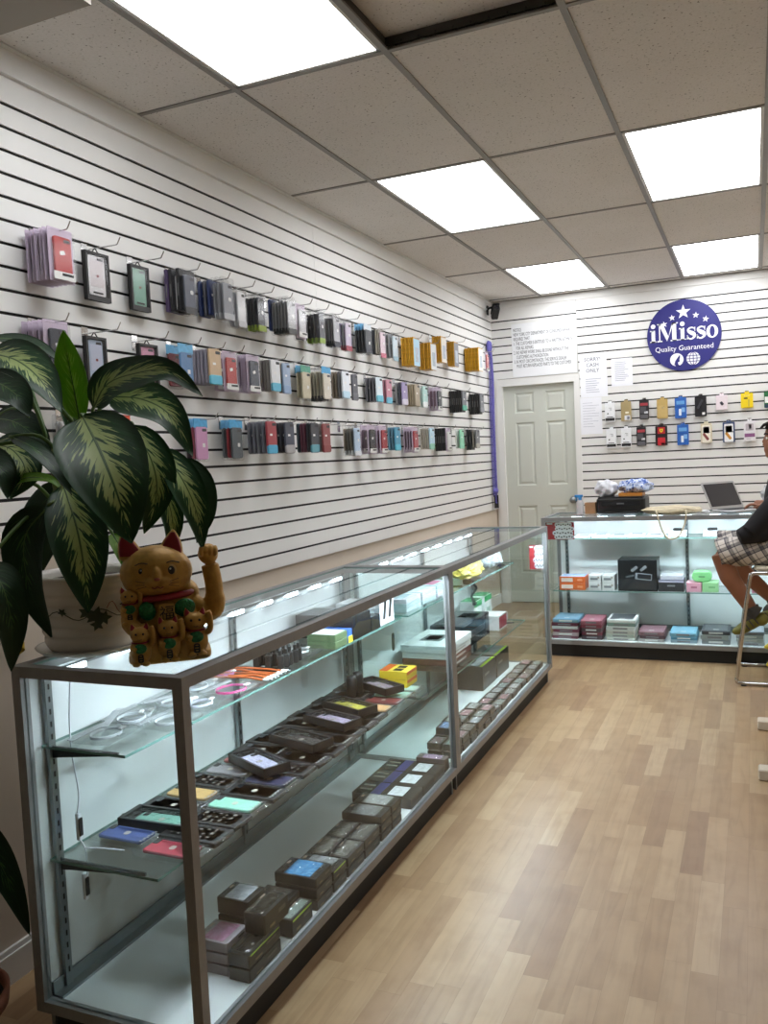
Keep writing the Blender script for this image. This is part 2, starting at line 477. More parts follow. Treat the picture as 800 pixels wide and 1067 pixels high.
# door: six raised panels, casing, knob
DOORC = mat('#cbcfc5', .5, noise=.02, scale=3, key='door_paint')
def door():
    m = M(); x0, x1, z0, z1, y = .0857, .7499, .008, 2.0405, YB+.03
    W_ = x1-x0
    xs = [x0, x0+.155*W_, x0+.425*W_, x0+.59*W_, x0+.865*W_, x1]
    zs = [z0, .28, .92, 1.11, 1.70, 1.785, 1.975, z1]
    for i in range(5):
        for j in range(7):
            a, b, c, d = xs[i], xs[i+1], zs[j], zs[j+1]
            if i in (1, 3) and j in (1, 3, 5):
                def ring(g, yy): return [(a+g, yy, c+g), (b-g, yy, c+g), (b-g, yy, d-g), (a+g, yy, d-g)]
                R = [ring(0, y), ring(.012, y+.010), ring(.020, y+.010), ring(.036, y+.002)]
                vs = [p for r in R for p in r]; fs = []
                for k in range(3):
                    for q in range(4): fs.append((k*4+q, k*4+(q+1) % 4, (k+1)*4+(q+1) % 4, (k+1)*4+q))
                fs.append((12, 13, 14, 15)); m.add(vs, fs, DOORC)
            else:
                m.add([(a, y, c), (b, y, c), (b, y, d), (a, y, d)], [(0, 1, 2, 3)], DOORC)
    m.bx(x0, x1, y+.011, y+.045, z0, z1, DOORC)
    o = struct('door_1', m)
    k = M(); T = Matrix.Translation((.708, y, .965)) @ Matrix.Rotation(pi/2, 4, 'X'); k.T = T
    k.lathe([(0, 0), (.033, 0), (.033, .006), (.014, .010), (.012, .028), (.026, .038), (.030, .052), (.024, .064), (0, .068)], STEEL, n=24)
    kb = k.build('door_knob', o); kb['label'] = 'round steel door knob'
door()
m = M()
for a, b, c, d in ((.024, .0857, 0, 2.0404), (.7499, .80, 0, 2.0404), (.024, .80, 2.0405, 2.107)):
    m.bx(a, b, YB-.012, YB+.06, c, d, WHITE)
struct('trim_3', m)

# ceiling: tiles, tee grid, one lifted tile
LIGHTS = [(0,-1,'nearest ceiling light panel, cut by the top edge of the photo, above the left counter'),
          (0,1,'middle ceiling light panel of the left row, dimmer at its left side'),
          (0,3,'farthest left ceiling light panel, above the door end of the shop'),
          (2,1,'large ceiling light panel at the right, nearer of the right row'),
          (2,3,'far right ceiling light panel close to the back wall above the round sign'),
          (4,1,'ceiling light panel by the right wall, outside the photo'),
          (4,3,'ceiling light panel at the far right corner, outside the photo')]
lit = {(a, b) for a, b, _ in LIGHTS}
m = M()
for i in range(-1, 6):
    for j in range(-5, 5):
        x0, x1 = max(GX(i), 0), min(GX(i+1), XR); y0, y1 = max(GY(j), YN), min(GY(j+1), YB)
        if x1-x0 < .01 or y1-y0 < .01 or (i, j) in lit: continue
        z = H + (.045 if (i, j) == (1, -1) else 0)
        m.bx(x0, x1, y0, y1, z+.002, z+.016, TILE)
m.bx(-.1, XR+.1, YN-.1, YB+.1, H+.30, H+.32, WALLP)
for a, b, c, d in ((-.1, 0, YN, YB), (XR, XR+.1, YN, YB), (0, XR, YN-.1, YN), (0, XR, YB, YB+.1)):
    m.bx(a, b, c, d, H, H+.3, WALLP)
struct('ceiling', m)
m = M()
for i in range(0, 6): m.bx(GX(i)-.012, GX(i)+.012, YN, YB, H-.003, H+.006, TEE)
for j in range(-4, 5): m.bx(0, XR, GY(j)-.010, GY(j)+.010, H-.0025, H+.005, TEE)
x0, x1, y0, y1 = GX(1), GX(2), GY(-1), GY(0)
DT = mat('#4a4844', .6, .3, key='tee_web')
for a, b, c, d in ((x0-.006, x0, y0, y1), (x1, x1+.006, y0, y1), (x0, x1, y0-.006, y0), (x0, x1, y1, y1+.006)):
    m.bx(a, b, c, d, H, H+.062, DT)
for k in range(9):                                     # slots punched in the tee web
    m.box((x0+.06+k*.062, y1-.0005, H+.024), (.006, .002, .008), BLACK)
m.bx(0, XR, YB-.03, YB, H-.004, H, TEE); m.bx(0, .03, YN, YB, H-.004, H, WHITE)
struct('trim_4', m)
m = M(); m.bx(0, .47, YN, 2.06, H-.03, H-.003, mat('#9d978e', .8, key='soffit_shade_grey')); struct('trim_5', m)  # soffit box over the dark ceiling corner, its shade put into the grey

DIFF = glow('light_diffuser', '#f9fbff', 7.5)
for k, (i, j, lab) in enumerate(LIGHTS):
    x0, x1, y0, y1 = GX(i), GX(i+1), GY(j), min(GY(j+1), YB-.01)
    t = thing('ceiling_light', lab, 'light', ((x0+x1)/2, (y0+y1)/2, H), 0, 'fluorescent ceiling panels')
    a, b = (x1-x0)/2-.0125, (y1-y0)/2-.0105
    f = M()
    for p, q, r, s in ((-a, -a+.014, -b, b), (a-.014, a, -b, b), (-a, a, -b, -b+.014), (-a, a, b-.014, b)):
        f.bx(p, q, r, s, .0, .07, mat('#d8d8d4', .4, key='light_frame'))
    f.bx(-a, a, -b, b, .07, .075, WALLP)
    f.build('frame', t)
    g = M(); g.rbox((0, 0, .006), (2*a-.026, 2*b-.026, .006), DIFF, r=.004, ch=.001)
    g.build('diffuser', t)

# security camera in the far ceiling corner
t = thing('security_camera', 'small black security camera bracketed high in the far left ceiling corner', 'camera', (.012, 7.66, 2.735))
b = M(); b.rbox((.006, 0, 0), (.010, .055, .085), BLACK, r=.012, axis='x'); b.build('wall_plate', t)
b = M(); b.tube(spline([(.008, 0, .01), (.04, -.01, .02), (.065, -.015, -.005)], 6), .010, BLACK); b.ell((.066, -.016, -.008), .016, BLACK); b.build('bracket', t)
b = M(); b.T = Matrix.Translation((.092, -.05, -.034)) @ Euler((radians(-35), 0, radians(28))).to_matrix().to_4x4()
b.rbox((0, 0, 0), (.062, .125, .058), BLACK, r=.014, axis='y'); b.rbox((0, -.01, .034), (.07, .14, .005), BLACK, r=.01)
cb = b.build('camera_body', t)
l = M(); l.T = b.T @ Matrix.Translation((0, -.0625, 0)) @ Matrix.Rotation(pi/2, 4, 'X'); l.lathe([(.024, 0), (.024, .006), (.018, .007), (.016, .002), (0, .003)], mat('#2c2c33', .1, key='lens_glass'), n=20); l.build('lens', cb)

# ------------------------------------------------------------------ signs and papers on the back wall
def wall_T(x, z, y=YB): return Matrix.Translation((x, y, z)) @ Matrix.Rotation(pi/2, 4, 'X')
t = thing('notice_sign', 'white notice panel with small grey printed rules above the door', 'sign', (.488, YB, 2.38))
m = M(); m.rbox((0, -.003, -.018), (.594, .005, .49), mat('#eceef0', .45, key='notice_panel'), r=.004, axis='y'); m.build('panel', t)
lines = ['NOTICE', 'NEW YORK CITY DEPARTMENT OF CONSUMER AFFAIRS', 'REQUIRES THAT', '1. THE CUSTOMER IS ENTITLED TO A WRITTEN ESTIMATE',
         '    FOR ALL REPAIRS.', '2. NO REPAIR WORK SHALL BE DONE WITHOUT THE', "    CUSTOMER'S AUTHORIZATION.",
         '3. IN MOST CIRCUMSTANCES, THE SERVICE DEALER', '    MUST RETURN REPLACED PARTS TO THE CUSTOMER']
m = M(); GREY = mat('#4c4f52', .7, key='notice_ink')
for k, s in enumerate(lines):
    m.text(s, .044, GREY, Matrix.Translation((-.280, -.0058, .155-.0415*k)) @ Matrix.Rotation(pi/2, 4, 'X'), 'LEFT', sx=.475)
m.build('lettering', t)

BLUE = mat('#252472', .45, noise=.03, key='sign_blue'); SW = mat('#f3f3fa', .5, key='sign_white')
t = thing('round_sign', 'round blue shop sign with five white stars, high on the back wall', 'sign', (1.70, YB-.002, 2.357))
m = M(); RS = .302
m.poly([(RS*cos(2*pi*k/72), RS*sin(2*pi*k/72)) for k in range(72)], -.012, 0, BLUE, 'y'); m.build('disc', t)
yf = -.0135
def star(m, cx, cz, r, rot=0):
    m.poly([((r if k % 2 == 0 else r*.40)*sin(pi*k/5+rot)+cx, (r if k % 2 == 0 else r*.40)*cos(pi*k/5+rot)+cz) for k in range(10)][::-1], yf-.001, yf+.002, SW, 'y')
for cx, cz, r, a in ((0, .195, .062, 0), (-.092, .155, .028, -.1), (.100, .158, .028, .1), (-.158, .105, .028, -.15), (.178, .118, .028, .2)):
    q = M(); star(q, cx, cz, r, a); q.build('star', t)
def serif_word(m, T):
    """iMisso in heavy slab-bracketed roman letters, drawn stroke by stroke; x-height 1."""
    def pol(p): 
        m.add([T @ Vector((x, z, d)) for d in (0, .001) for x, z in p], [tuple(range(len(p)))[::-1], tuple(range(len(p), 2*len(p)))] + [(i, (i+1) % len(p), len(p)+(i+1) % len(p), len(p)+i) for i in range(len(p))], SW)
    def rect(a, b, c, d): pol([(a, c), (b, c), (b, d), (a, d)])
    def i_(x):
        rect(x+.12, x+.42, 0, 1); rect(x, x+.54, 0, .10); rect(x+.0, x+.3, .90, 1)
        pol([(x+.27+.19*cos(2*pi*k/20), 1.32+.19*sin(2*pi*k/20)) for k in range(20)])
        return x+.60
    def M_(x):
        rect(x+.14, x+.24, 0, 1.5); rect(x, x+.40, 0, .10); rect(x, x+.3, 1.40, 1.5)
        pol([(x+.10, 1.5), (x+.46, 1.5), (x+.92, .35), (x+.78, 0)]); pol([(x+.78, 0), (x+.90, .3), (x+1.34, 1.5), (x+1.22, 1.5)])
        rect(x+1.20, x+1.54, 0, 1.5); rect(x+1.06, x+1.68, 0, .10); rect(x+1.2, x+1.68, 1.40, 1.5)
        return x+1.74
    def ribbon(pts, ws):
        n = len(pts); Lf = []; Rt = []
        for k in range(n):
            a = Vector(pts[max(k-1, 0)]); b = Vector(pts[min(k+1, n-1)]); d = (b-a).normalized(); p = Vector(pts[k])
            nn = Vector((-d.y, d.x)); Lf.append(p+nn*ws[k]/2); Rt.append(p-nn*ws[k]/2)
        for k in range(n-1): pol([tuple(Lf[k]), tuple(Rt[k]), tuple(Rt[k+1]), tuple(Lf[k+1])])
    def s_(x):
        pts = [(.66, .72), (.60, .88), (.38, .955), (.16, .86), (.15, .70), (.34, .55), (.56, .42), (.62, .24), (.44, .06), (.24, .05), (.10, .18), (.05, .32)]
        sp = spline([(x+a, b, 0) for a, b in pts], 40); ws = []
        for k in range(41):
            u = k/40; ws.append(.09 + .20*math.exp(-((u-.5)/.16)**2) + .04*sin(pi*u))
        ribbon([(p.x, p.y) for p in sp], ws); rect(x+.62, x+.70, .66, .98); rect(x+.02, x+.10, .02, .36)
        return x+.78
    def o_(x):
        n = 32
        for k in range(n):
            q = [2*pi*k/n, 2*pi*(k+1)/n]
            pol([(x+.46+.46*cos(q[0]), .5+.53*sin(q[0])), (x+.46+.46*cos(q[1]), .5+.53*sin(q[1])), (x+.46+.20*cos(q[1]), .5+.43*sin(q[1])), (x+.46+.20*cos(q[0]), .5+.43*sin(q[0]))])
        return x+.98
    x = i_(0); x = M_(x); x = i_(x+.02); x = s_(x); x = s_(x); x = o_(x)
    return x
m = M(); u = .104
serif_word(m, Matrix.Translation((-.277, yf+.0005, -.042)) @ Matrix.Rotation(pi/2, 4, 'X') @ Matrix.Diagonal((u*.975, u, 1, 1)))
m.build('lettering', t)
m = M(); m.text('Quality Guaranteed', .062, SW, Matrix.Translation((0, yf+.0005, -.128)) @ Matrix.Rotation(pi/2, 4, 'X'), 'CENTER', width=.47); m.build('lettering', t)
# the two round marks: a swirled disc and a gridded globe
m = M(); cx, cz, r = -.062, -.205, .055
def arc(a0, a1, n=20, rr=r, x=0, z=0): return [(cx+x+rr*cos(radians(a0+(a1-a0)*k/n)), cz+z+rr*sin(radians(a0+(a1-a0)*k/n))) for k in range(n+1)]
m.poly(arc(0, 360)[:-1][::-1], yf-.001, yf+.002, SW, 'y')
m.poly([(cx+a, cz+b) for a, b in ((-.006, -.056), (-.020, -.040), (-.014, -.014), (.002, .010), (.018, .030), (.026, .044), (.028, .022), (.022, .0), (.024, -.016), (.008, -.024), (.012, -.040), (.024, -.052))][::-1], yf-.0022, yf-.0008, BLUE, 'y')
m.build('emblem', t)
m = M(); gx, gz = .072, -.205
m.poly([(gx+r*cos(2*pi*k/36), gz+r*sin(2*pi*k/36)) for k in range(36)][::-1], yf-.001, yf+.002, SW, 'y')
for k in (-1, 0, 1):
    hw = math.sqrt(r*r-(k*.024)**2)
    m.box((gx, yf-.0015, gz+k*.024), (2*hw, .001, .005), BLUE)
    m.tube([(gx+k*.030*cos(radians(a)), yf-.0015, gz+r*.98*sin(radians(a))) for a in range(-90, 91, 15)], .0026, BLUE, n=6)
m.build('emblem', t)

def paper(name, label, x0, x1, z0, z1, rows, head=None, y=YB-.0007, lw=.0022, cover=.78):
    t = thing(name, label, 'paper', ((x0+x1)/2, y, (z0+z1)/2), 0, 'papers taped beside the door')
    w, h = x1-x0, z1-z0
    s = M(); s.rbox((0, 0, 0), (w, .0012, h), PAPER, r=.002, ch=.0003, axis='y'); s.build('sheet', t)
    k = M()
    if head:
        for i, line in enumerate(head):
            k.text(line, .046, mat('#5a5c66', .7, key='sign_ink'), Matrix.Translation((-.005, -.0012, .030-.050*i)) @ Matrix.Rotation(pi/2, 4, 'X'), 'CENTER', sx=.95)
    r = random.Random(int(x0*1000)+rows)
    for i in range(rows):
        ww = w*cover*(.55+.45*r.random()); k.bx(-w*cover/2, -w*cover/2+ww, -.0011, -.0007, h*.36-i*h*.72/max(rows, 1)-lw, h*.36-i*h*.72/max(rows, 1)+lw, mat('#a5a8b4', .8, key='paper_print'))
    k.build('print', t)
paper('paper_notice', 'white paper sign reading SORRY CASH ONLY beside the door', .806, 1.044, 2.078, 2.277, 0, ['SORRY!', 'CASH', 'ONLY'])
paper('paper_notice', 'white paper with small print taped directly under the cash only sign', .808, 1.047, 1.885, 2.074, 7, cover=.6)
paper('paper_notice', 'lowest white paper with faint lines taped beside the door casing', .801, .990, 1.555, 1.881, 10, lw=.0014)
paper('paper_notice', 'white printed sheet right of the cash only sign', 1.083, 1.265, 1.965, 2.209, 11, cover=.66)
# ------------------------------------------------------------------ glass display cases
CD = .508; CH = .965; FR = .027
def make_case(label, loc, rz, L, up_z, up_d, mid_z, mid_d, near_gap=.03, bumpers=()):
    t = thing('display_case', label, 'display case', loc, rz, 'glass shop counters')
    zr = .087; e = FR
    f = M()
    for x in (0, L-e):
        for y in (0, CD-e): f.bx(x, x+e, y, y+e, zr, CH, ALU)
    for z0, z1 in ((CH-.028, CH), (zr, zr+.028)):
        for y in (0, CD-e): f.bx(e, L-e, y+.0004, y+e-.0004, z0, z1, ALU)
        for x in (0, L-e): f.bx(x+.0004, x+e-.0004, e, CD-e, z0, z1, ALU)
    f.build('frame', t)
    k = M(); k.bx(.03, L-.03, .028, CD-.03, .0, zr, KICK)
    k.build('plinth', t)
    for x in (.022, L-.034):
        for y in (.024, CD-.036):
            q = M(); q.bx(x, x+.012, y, y+.012, 0, zr, STEEL); q.build('foot', t)
    d = M(); d.bx(e, L-e, e, CD-e, .099, .113, PANEL); d.build('deck', t)
    def pane(name, x0, x1, y0, y1, z0, z1):
        g = M(); thin = min(x1-x0, y1-y0, z1-z0)
        vs = [(x, y, z) for z in (z0, z1) for y in (y0, y1) for x in (x0, x1)]
        fs = {'x0': (0,4,6,2), 'x1': (1,3,7,5), 'y0': (0,1,5,4), 'y1': (2,6,7,3), 'z0': (0,2,3,1), 'z1': (4,5,7,6)}
        big = 'x' if thin == x1-x0 else ('y' if thin == y1-y0 else 'z')
        g.add(vs, [fs[q] for q in fs if q[0] == big], GLASS); g.add(vs, [fs[q] for q in fs if q[0] != big], EDGE)
        return g.build(name, t)
    pane('top_glass', e, L-e, e, CD-e, CH-.009, CH-.004)
    pane('front_glass', e, L-e, .012, .016, zr+.028, CH-.028)
    pane('side_glass', .012, .016, e, CD-e, zr+.028, CH-.028)
    pane('side_glass', L-.016, L-.012, e, CD-e, zr+.028, CH-.028)
    # sliding back doors, bottom track, slotted standards
    for x0, x1, y in ((e, L/2+.03, CD-.022), (L/2-.03, L-e, CD-.012)):
        q = M(); q.bx(x0, x1, y, y+.005, zr+.020, CH-.028, PANEL); o = q.build('sliding_door', t)
        h = M(); h.rbox(((x0+x1)/2, y-.001, .52), (.03, .003, .09), BLACK, r=.012, axis='y')
        if bumpers: h = M()
        for (bx_, bz) in (bumpers if y > CD-.015 else ()): h.box((bx_, y-.002, bz), (.016, .004, .016), BLACK)
        if h.v: h.build('door_bumper' if bumpers else 'door_pull', o)
    q = M(); q.bx(e, L-e, CD-.034, CD-e, .113, .150, STEEL); q.bx(e, L-e, CD-.062, CD-.034, .113, .120, STEEL); q.build('door_track', t)
    sx = (.075, L/2, L-.075)
    for x in sx:
        q = M(); y = CD-.040
        q.bx(x-.011, x+.011, y, y+.012, .12, CH-.03, STEEL)
        for s in range(24): q.box((x, y-.0004, .16+s*.032), (.005, .001, .014), BLACK)
        q.build('shelf_standard', t)
    for z, dp in ((up_z, up_d), (mid_z, mid_d)):
        y1 = CD-.034; pane('glass_shelf', near_gap, L-near_gap, y1-dp, y1, z-.007, z)
        for x in sx:
            q = M(); y = CD-.040
            q.poly([(y, z-.010), (y, z-.040), (y-.03, z-.036), (y-dp*.80, z-.016), (y-dp*.80, z-.0075)], x-.0025, x+.0025, BLACK, 'x')
            q.build('shelf_bracket', t)
    # led strip under the back top rail: aluminium channel with separate white modules
    q = M(); q.bx(.06, L-.06, CD-.052, CD-.034, CH-.036, CH-.030, STEEL)
    n = int((L-.12)/.175)
    for s in range(n):
        x = .06+(L-.12)*(s+.5)/n; q.bx(x-.036, x+.036, CD-.058, CD-.036, CH-.044, CH-.0362, LEDD)
        q.bx(x-.036, x+.036, CD-.060, CD-.0525, CH-.042, CH-.0305, LEDD)
    q.build('led_strip', t)
    # second strip behind front top rail; cover and lip added to shield its light
    q = M(); q.bx(.06, L-.06, .028, .062, CH-.0115, CH-.0095, STEEL); q.bx(.06, L-.06, .028, .031, CH-.026, CH-.0115, STEEL); q.bx(.06, L-.06, .060, .062, CH-.0165, CH-.0115, STEEL)
    for s in range(n):
        x = .06+(L-.12)*(s+.5)/n; q.bx(x-.045, x+.045, .034, .052, CH-.0185, CH-.0118, LEDW)
    q.build('led_strip', t)
    return t
CX0, CXB = 1.0596, .5516
near = make_case('near glass display case holding the potted plant and gold cat', (CX0, 1.5126, 0), pi/2, 1.8243, .754, .262, .463, .335, .045,
                 bumpers=((1.30, .72), (1.22, .32), (1.36, .32)))
far = make_case('second glass display case, end to end beyond the near one', (CX0, 3.3372, 0), pi/2, 1.827, .745, .262, .385, .32)
back = make_case('glass display case along the back of the shop under the printer and laptop', (.874, 5.798, 0), 0, 1.829, .80, .26, .435, .31)
# cable with two inline switches dropping down the near case
q = M(); pts = [(.17, CD-.05, .93), (.13, CD-.06, .90), (.10, CD-.075, .75), (.105, CD-.085, .62), (.10, CD-.08, .56)]
q.tube(spline(pts, 20), .0022, PAPER, n=6)
q.tube(spline([(.10, CD-.08, .50), (.115, CD-.085, .46), (.11, CD-.09, .40)], 8), .0022, PAPER, n=6)
q.tube(spline([(.11, CD-.09, .47), (.128, CD-.13, .4665), (.138, CD-.19, .4655)], 8), .002, PAPER, n=6)
cb = q.build('led_cable', near)
for z, x in ((.53, .10), (.37, .108)):
    q = M(); q.rbox((x, CD-.082, z), (.014, .012, .07), PAPER, r=.005); q.rbox((x, CD-.089, z), (.013, .004, .048), BLACK, r=.004); q.build('inline_switch', cb)

# red and white stickers: in the back case corner and on the far end of the second case
RED = mat('#a8242b', .5, noise=.05, key='sticker_red')
def sticker(name, label, loc, rz, w, h):
    t = thing(name, label, 'sticker', loc, rz, 'red stickers on the glass cases')
    s = M(); s.rbox((0, 0, 0), (w, .0015, h), RED, r=.003, ch=.0004, axis='y'); s.build('sheet', t)
    b = M(); r = random.Random(3)
    for k, (a, c, hw) in enumerate(((.12, .36, .30), (.16, .12, .33), (.10, -.12, .36), (.14, -.35, .34))):
        b.rbox((a*w, -.0012, c*h), (2*hw*w, .001, h*.25), PAPER, r=h*.11, ch=.0003, axis='y')
        for q in range(7): b.box((a*w - hw*w*.8 + q*hw*w*.27, -.0020, c*h + (.02 if q % 2 else -.02)*h), (hw*w*.16, .0006, h*.07), INK)
    b.rbox((-.36*w, -.0012, .42*h), (w*.2, .001, h*.07), PAPER, r=.002, ch=.0003, axis='y')
    b.build('print', t)
sticker('sticker', 'red and white sticker inside the top left corner of the back case', (.998, 5.818, .872), 0, .195, .118)
sticker('sticker', 'red and white sticker on the far end glass of the second case', (.995, 5.1475, .775), 0, .10, .15)

# ------------------------------------------------------------------ wall hooks and packs
HOOK = M()
HOOK.bx(-.0065, .001, -.016, .016, -.0015, .0245, CHROME); HOOK.bx(.0, .002, -.016, .016, -.034, .0245, CHROME)
HOOK.tube(spline([(.001, 0, 0), (.05, 0, 0), (.10, 0, 0), (.146, 0, 0), (.153, 0, .002)], 8) + [Vector((.160, 0, .012)), Vector((.168, 0, .0245))], .0023, CHROME, n=6)
HOOK_ME = HOOK.mesh('hook')
HOOK_B = M(); HOOK_B.tube([(-.0065, 0, 0), (.001, 0, 0), (.06, 0, 0), (.088, 0, .002), (.096, 0, .014)], .0022, CHROME, n=6)
HOOK_B.bx(-.0065, .001, -.014, .014, -.0015, .020, CHROME); HOOK_B.bx(0, .002, -.014, .014, -.03, .02, CHROME)
HOOKB_ME = HOOK_B.mesh('hook')
def put(name, me, label, cat, loc, group, rz=0):
    o = link_mesh(name, me, None, loc); o.rotation_euler = (0, 0, rz); return tag(o, label, cat, group)

LILAC = mat('#c9b9cc', .45, key='lilac_card')
STK = mat('#e9e9e6', .6, key='label_white')
def case_shape(m, w, h, t, x, z, col, cam=True, key=''):
    c = mat(col, .42, noise=.05, scale=30, key=key)
    m.rbox((x, 0, z), (t, w, h), c, r=w*.13, ch=t*.25, axis='x')
    if cam: m.rbox((x+t/2, w*.22, z+h*.40), (.0016, w*.38, h*.085), mat('#26262a', .3, key='camera_hole'), r=.004, ch=.0004, axis='x')
PACK = {}
def pack_meshes(kind, w, h, t, c1, c2, rear):
    """(root mesh, [(part, mesh)...]); hang hole at the origin, face to +x, 6 mm of card above the hole."""
    k = (kind, round(w, 3), round(h, 3), round(t, 3), c1, c2, rear)
    if k in PACK: return PACK[k]
    top = .008; parts = []
    def P(n, m): parts.append((n, m.mesh(n)))
    r = M()
    zc = top - h/2
    if kind == 'card':
        r.rbox((-t*.40, 0, zc), (.0014, w, h), LILAC, r=.004, ch=.0003, axis='x')
        c = r if rear else M()
        case_shape(c, w*.70, h*.74, t*.62, 0, zc-h*.03, c1)
        if not rear: P('phone_case', c)
        l = r if rear else M()
        l.rbox((t*.33, 0, zc-h*.385), (.0012, w*.86, h*.15), STK, r=.002, ch=.0003, axis='x')
        l.rbox((t*.33+.001, w*.12, zc-h*.36), (.0008, w*.46, h*.05), BLACK, r=.002, ch=.0002, axis='x')
        l.rbox((t*.33, -w*.05, zc+h*.04), (.0008, w*.2, h*.075), STK, r=.002, ch=.0002, axis='x', rot=(.25, 0, 0))
        if not rear: P('label', l)
        s = r if rear else M(); s.rbox((t*.02, 0, zc-h*.015), (t*.84, w*.97, h*.93), CLEAR, r=.006, ch=.002, axis='x')
        if not rear: P('clear_shell', s)
    elif kind == 'frame':
        b = .009; ww = w; hh = h - .018; z0 = zc-.012
        for (y, z, sy, sz) in ((-ww/2+b/2, z0, b, hh), (ww/2-b/2, z0, b, hh), (0, z0+hh/2-b/2, ww-2*b, b), (0, z0-hh/2+b, ww-2*b, 2*b)):
            r.box((0, y, z), (t, sy, sz), BLACK)
        r.box((-t*.4, 0, z0), (t*.2, ww, hh), BLACK)
        c = M(); case_shape(c, w*.70, h*.76, t*.4, -t*.05, z0+.004, c1)
        c.rbox((t*.17, 0, z0+.012), (.001, w*.56, h*.5), mat(c2, .4, key=''), r=.005, ch=.0003, axis='x')
        P('phone_case', c)
        l = M(); l.rbox((t*.2, 0, z0-h*.30), (.001, w*.42, h*.035), BLACK, r=.002, ch=.0003, axis='x'); l.rbox((t*.2, w*.02, z0+h*.02), (.001, w*.12, h*.05), mat('#8d3a3a', .5, key=''), r=.004, ch=.0003, axis='x'); P('print', l)
        hd = M(); hd.tube([(0, -.016, z0+hh/2), (0, -.002, .002), (0, .002, .002), (0, .016, z0+hh/2)], .0022, BLACK, n=6); P('hanging_loop', hd)
        s = M(); s.box((t*.40, 0, z0), (.0014, ww-2*b, hh-2*b), CLEAR); P('clear_window', s)
    elif kind == 'bag':
        r.rbox((0, 0, top-.02), (.003, w, .040), mat(c2, .5, noise=.12, scale=60, key=''), r=.003, ch=.0006, axis='x')
        c = r if rear else M(); case_shape(c, w*.82, h*.74, t*.6, 0, zc-h*.06, c1)
        if not rear:
            c.rbox((t*.31, w*.1, zc-.02), (.001, w*.18, h*.09), STK, r=.002, ch=.0003, axis='x'); P('phone_case', c)
        s = r if rear else M(); s.rbox((0, 0, zc-.015), (t*.9, w, h-.034), CLEAR, r=.012, ch=t*.3, axis='x')
        if not rear: P('clear_bag', s)
    elif kind == 'clam':
        s = r; s.rbox((0, 0, zc), (t*.92, w, h), CLEAR if not c2.startswith('m') else BAGGY, r=.010, ch=t*.25, axis='x')
        c = r if rear else M(); case_shape(c, w*.72, h*.78, t*.55, 0, zc-h*.02, c1)
        if not rear: P('phone_case', c)
        l = r if rear else M()
        l.rbox((t*.30, 0, zc-h*.40), (t*.30, w*.80, h*.15), mat(c2.lstrip('m') if c2.startswith('m') else c2, .5, key=''), r=.006, ch=.001, axis='x')
        l.rbox((t*.32, w*.10, zc+h*.0), (.0012, w*.2, h*.09), STK, r=.006, ch=.0003, axis='x')
        if not rear: P('label', l)
    elif kind == 'slim':           # printed sleeve: case with a coloured lower sleeve
        case_shape(r, w*.86, h*.93, t*.7, 0, zc, c1)
        c = r if rear else M(); c.rbox((t*.10, 0, zc-h*.33), (t*.74, w*.88, h*.26), mat(c2, .45, noise=.1, scale=40, key=''), r=w*.1, ch=t*.2, axis='x')
        if not rear: P('sleeve', c)
        l = r if rear else M(); l.rbox((t*.36, -w*.1, zc+h*.08), (.001, w*.22, h*.06), STK, r=.002, ch=.0003, axis='x')
        l.rbox((0, 0, top-.006), (.0016, w*.5, .014), CLEAR, r=.004, ch=.0003, axis='x')
        if not rear: P('label', l)
    elif kind == 'gold':
        r.rbox((0, 0, zc), (t*.9, w, h), mat(c1, .38, .35, noise=.16, scale=55, bump=.3, key='gold_pouch' + c1), r=.006, ch=t*.3, axis='x')
        if not rear:
            s = M(); s.rbox((t*.5, 0, zc-.004), (.0016, w*.9, h*.94), mat(c2, .5, key=''), r=.005, ch=.0004, axis='x')
            s.rbox((t*.5+.001, 0, zc-.02), (.001, w*.5, h*.5), mat('#b9c4cf', .4, noise=.2, scale=60, key=''), r=.006, ch=.0004, axis='x'); P('printed_front', s)
    elif kind == 'blackbox':
        r.rbox((0, 0, zc), (t*.92, w, h), mat(c1, .4, key=''), r=.003, ch=.0012, axis='x')
        l = r if rear else M()
        if rear: l.rbox((0, -w*.5, zc), (t*.3, .001, h*.3), mat('#6a6a6a', .4, key=''), r=.001, ch=.0003, axis='y')
        l.rbox((t*.47, 0, zc), (.001, w*.6, h*.55), mat(c2, .4, key=''), r=.005, ch=.0003, axis='x')
        if not rear: P('label', l)
    PACK[k] = (r.mesh('phone_case_pack'), parts)
    return PACK[k]
def hang(kind, w, h, t, c1, c2, loc, label, group, rear=False, rz=0, name='phone_case_pack', cat='phone case'):
    me, parts = pack_meshes(kind, w, h, t, c1, c2, rear)
    o = put(name, me, label, cat, loc, group, rz)
    for n, pm in parts: link_mesh(n, pm, o)
    return o
G1 = 'phone case packs hanging on the left wall'
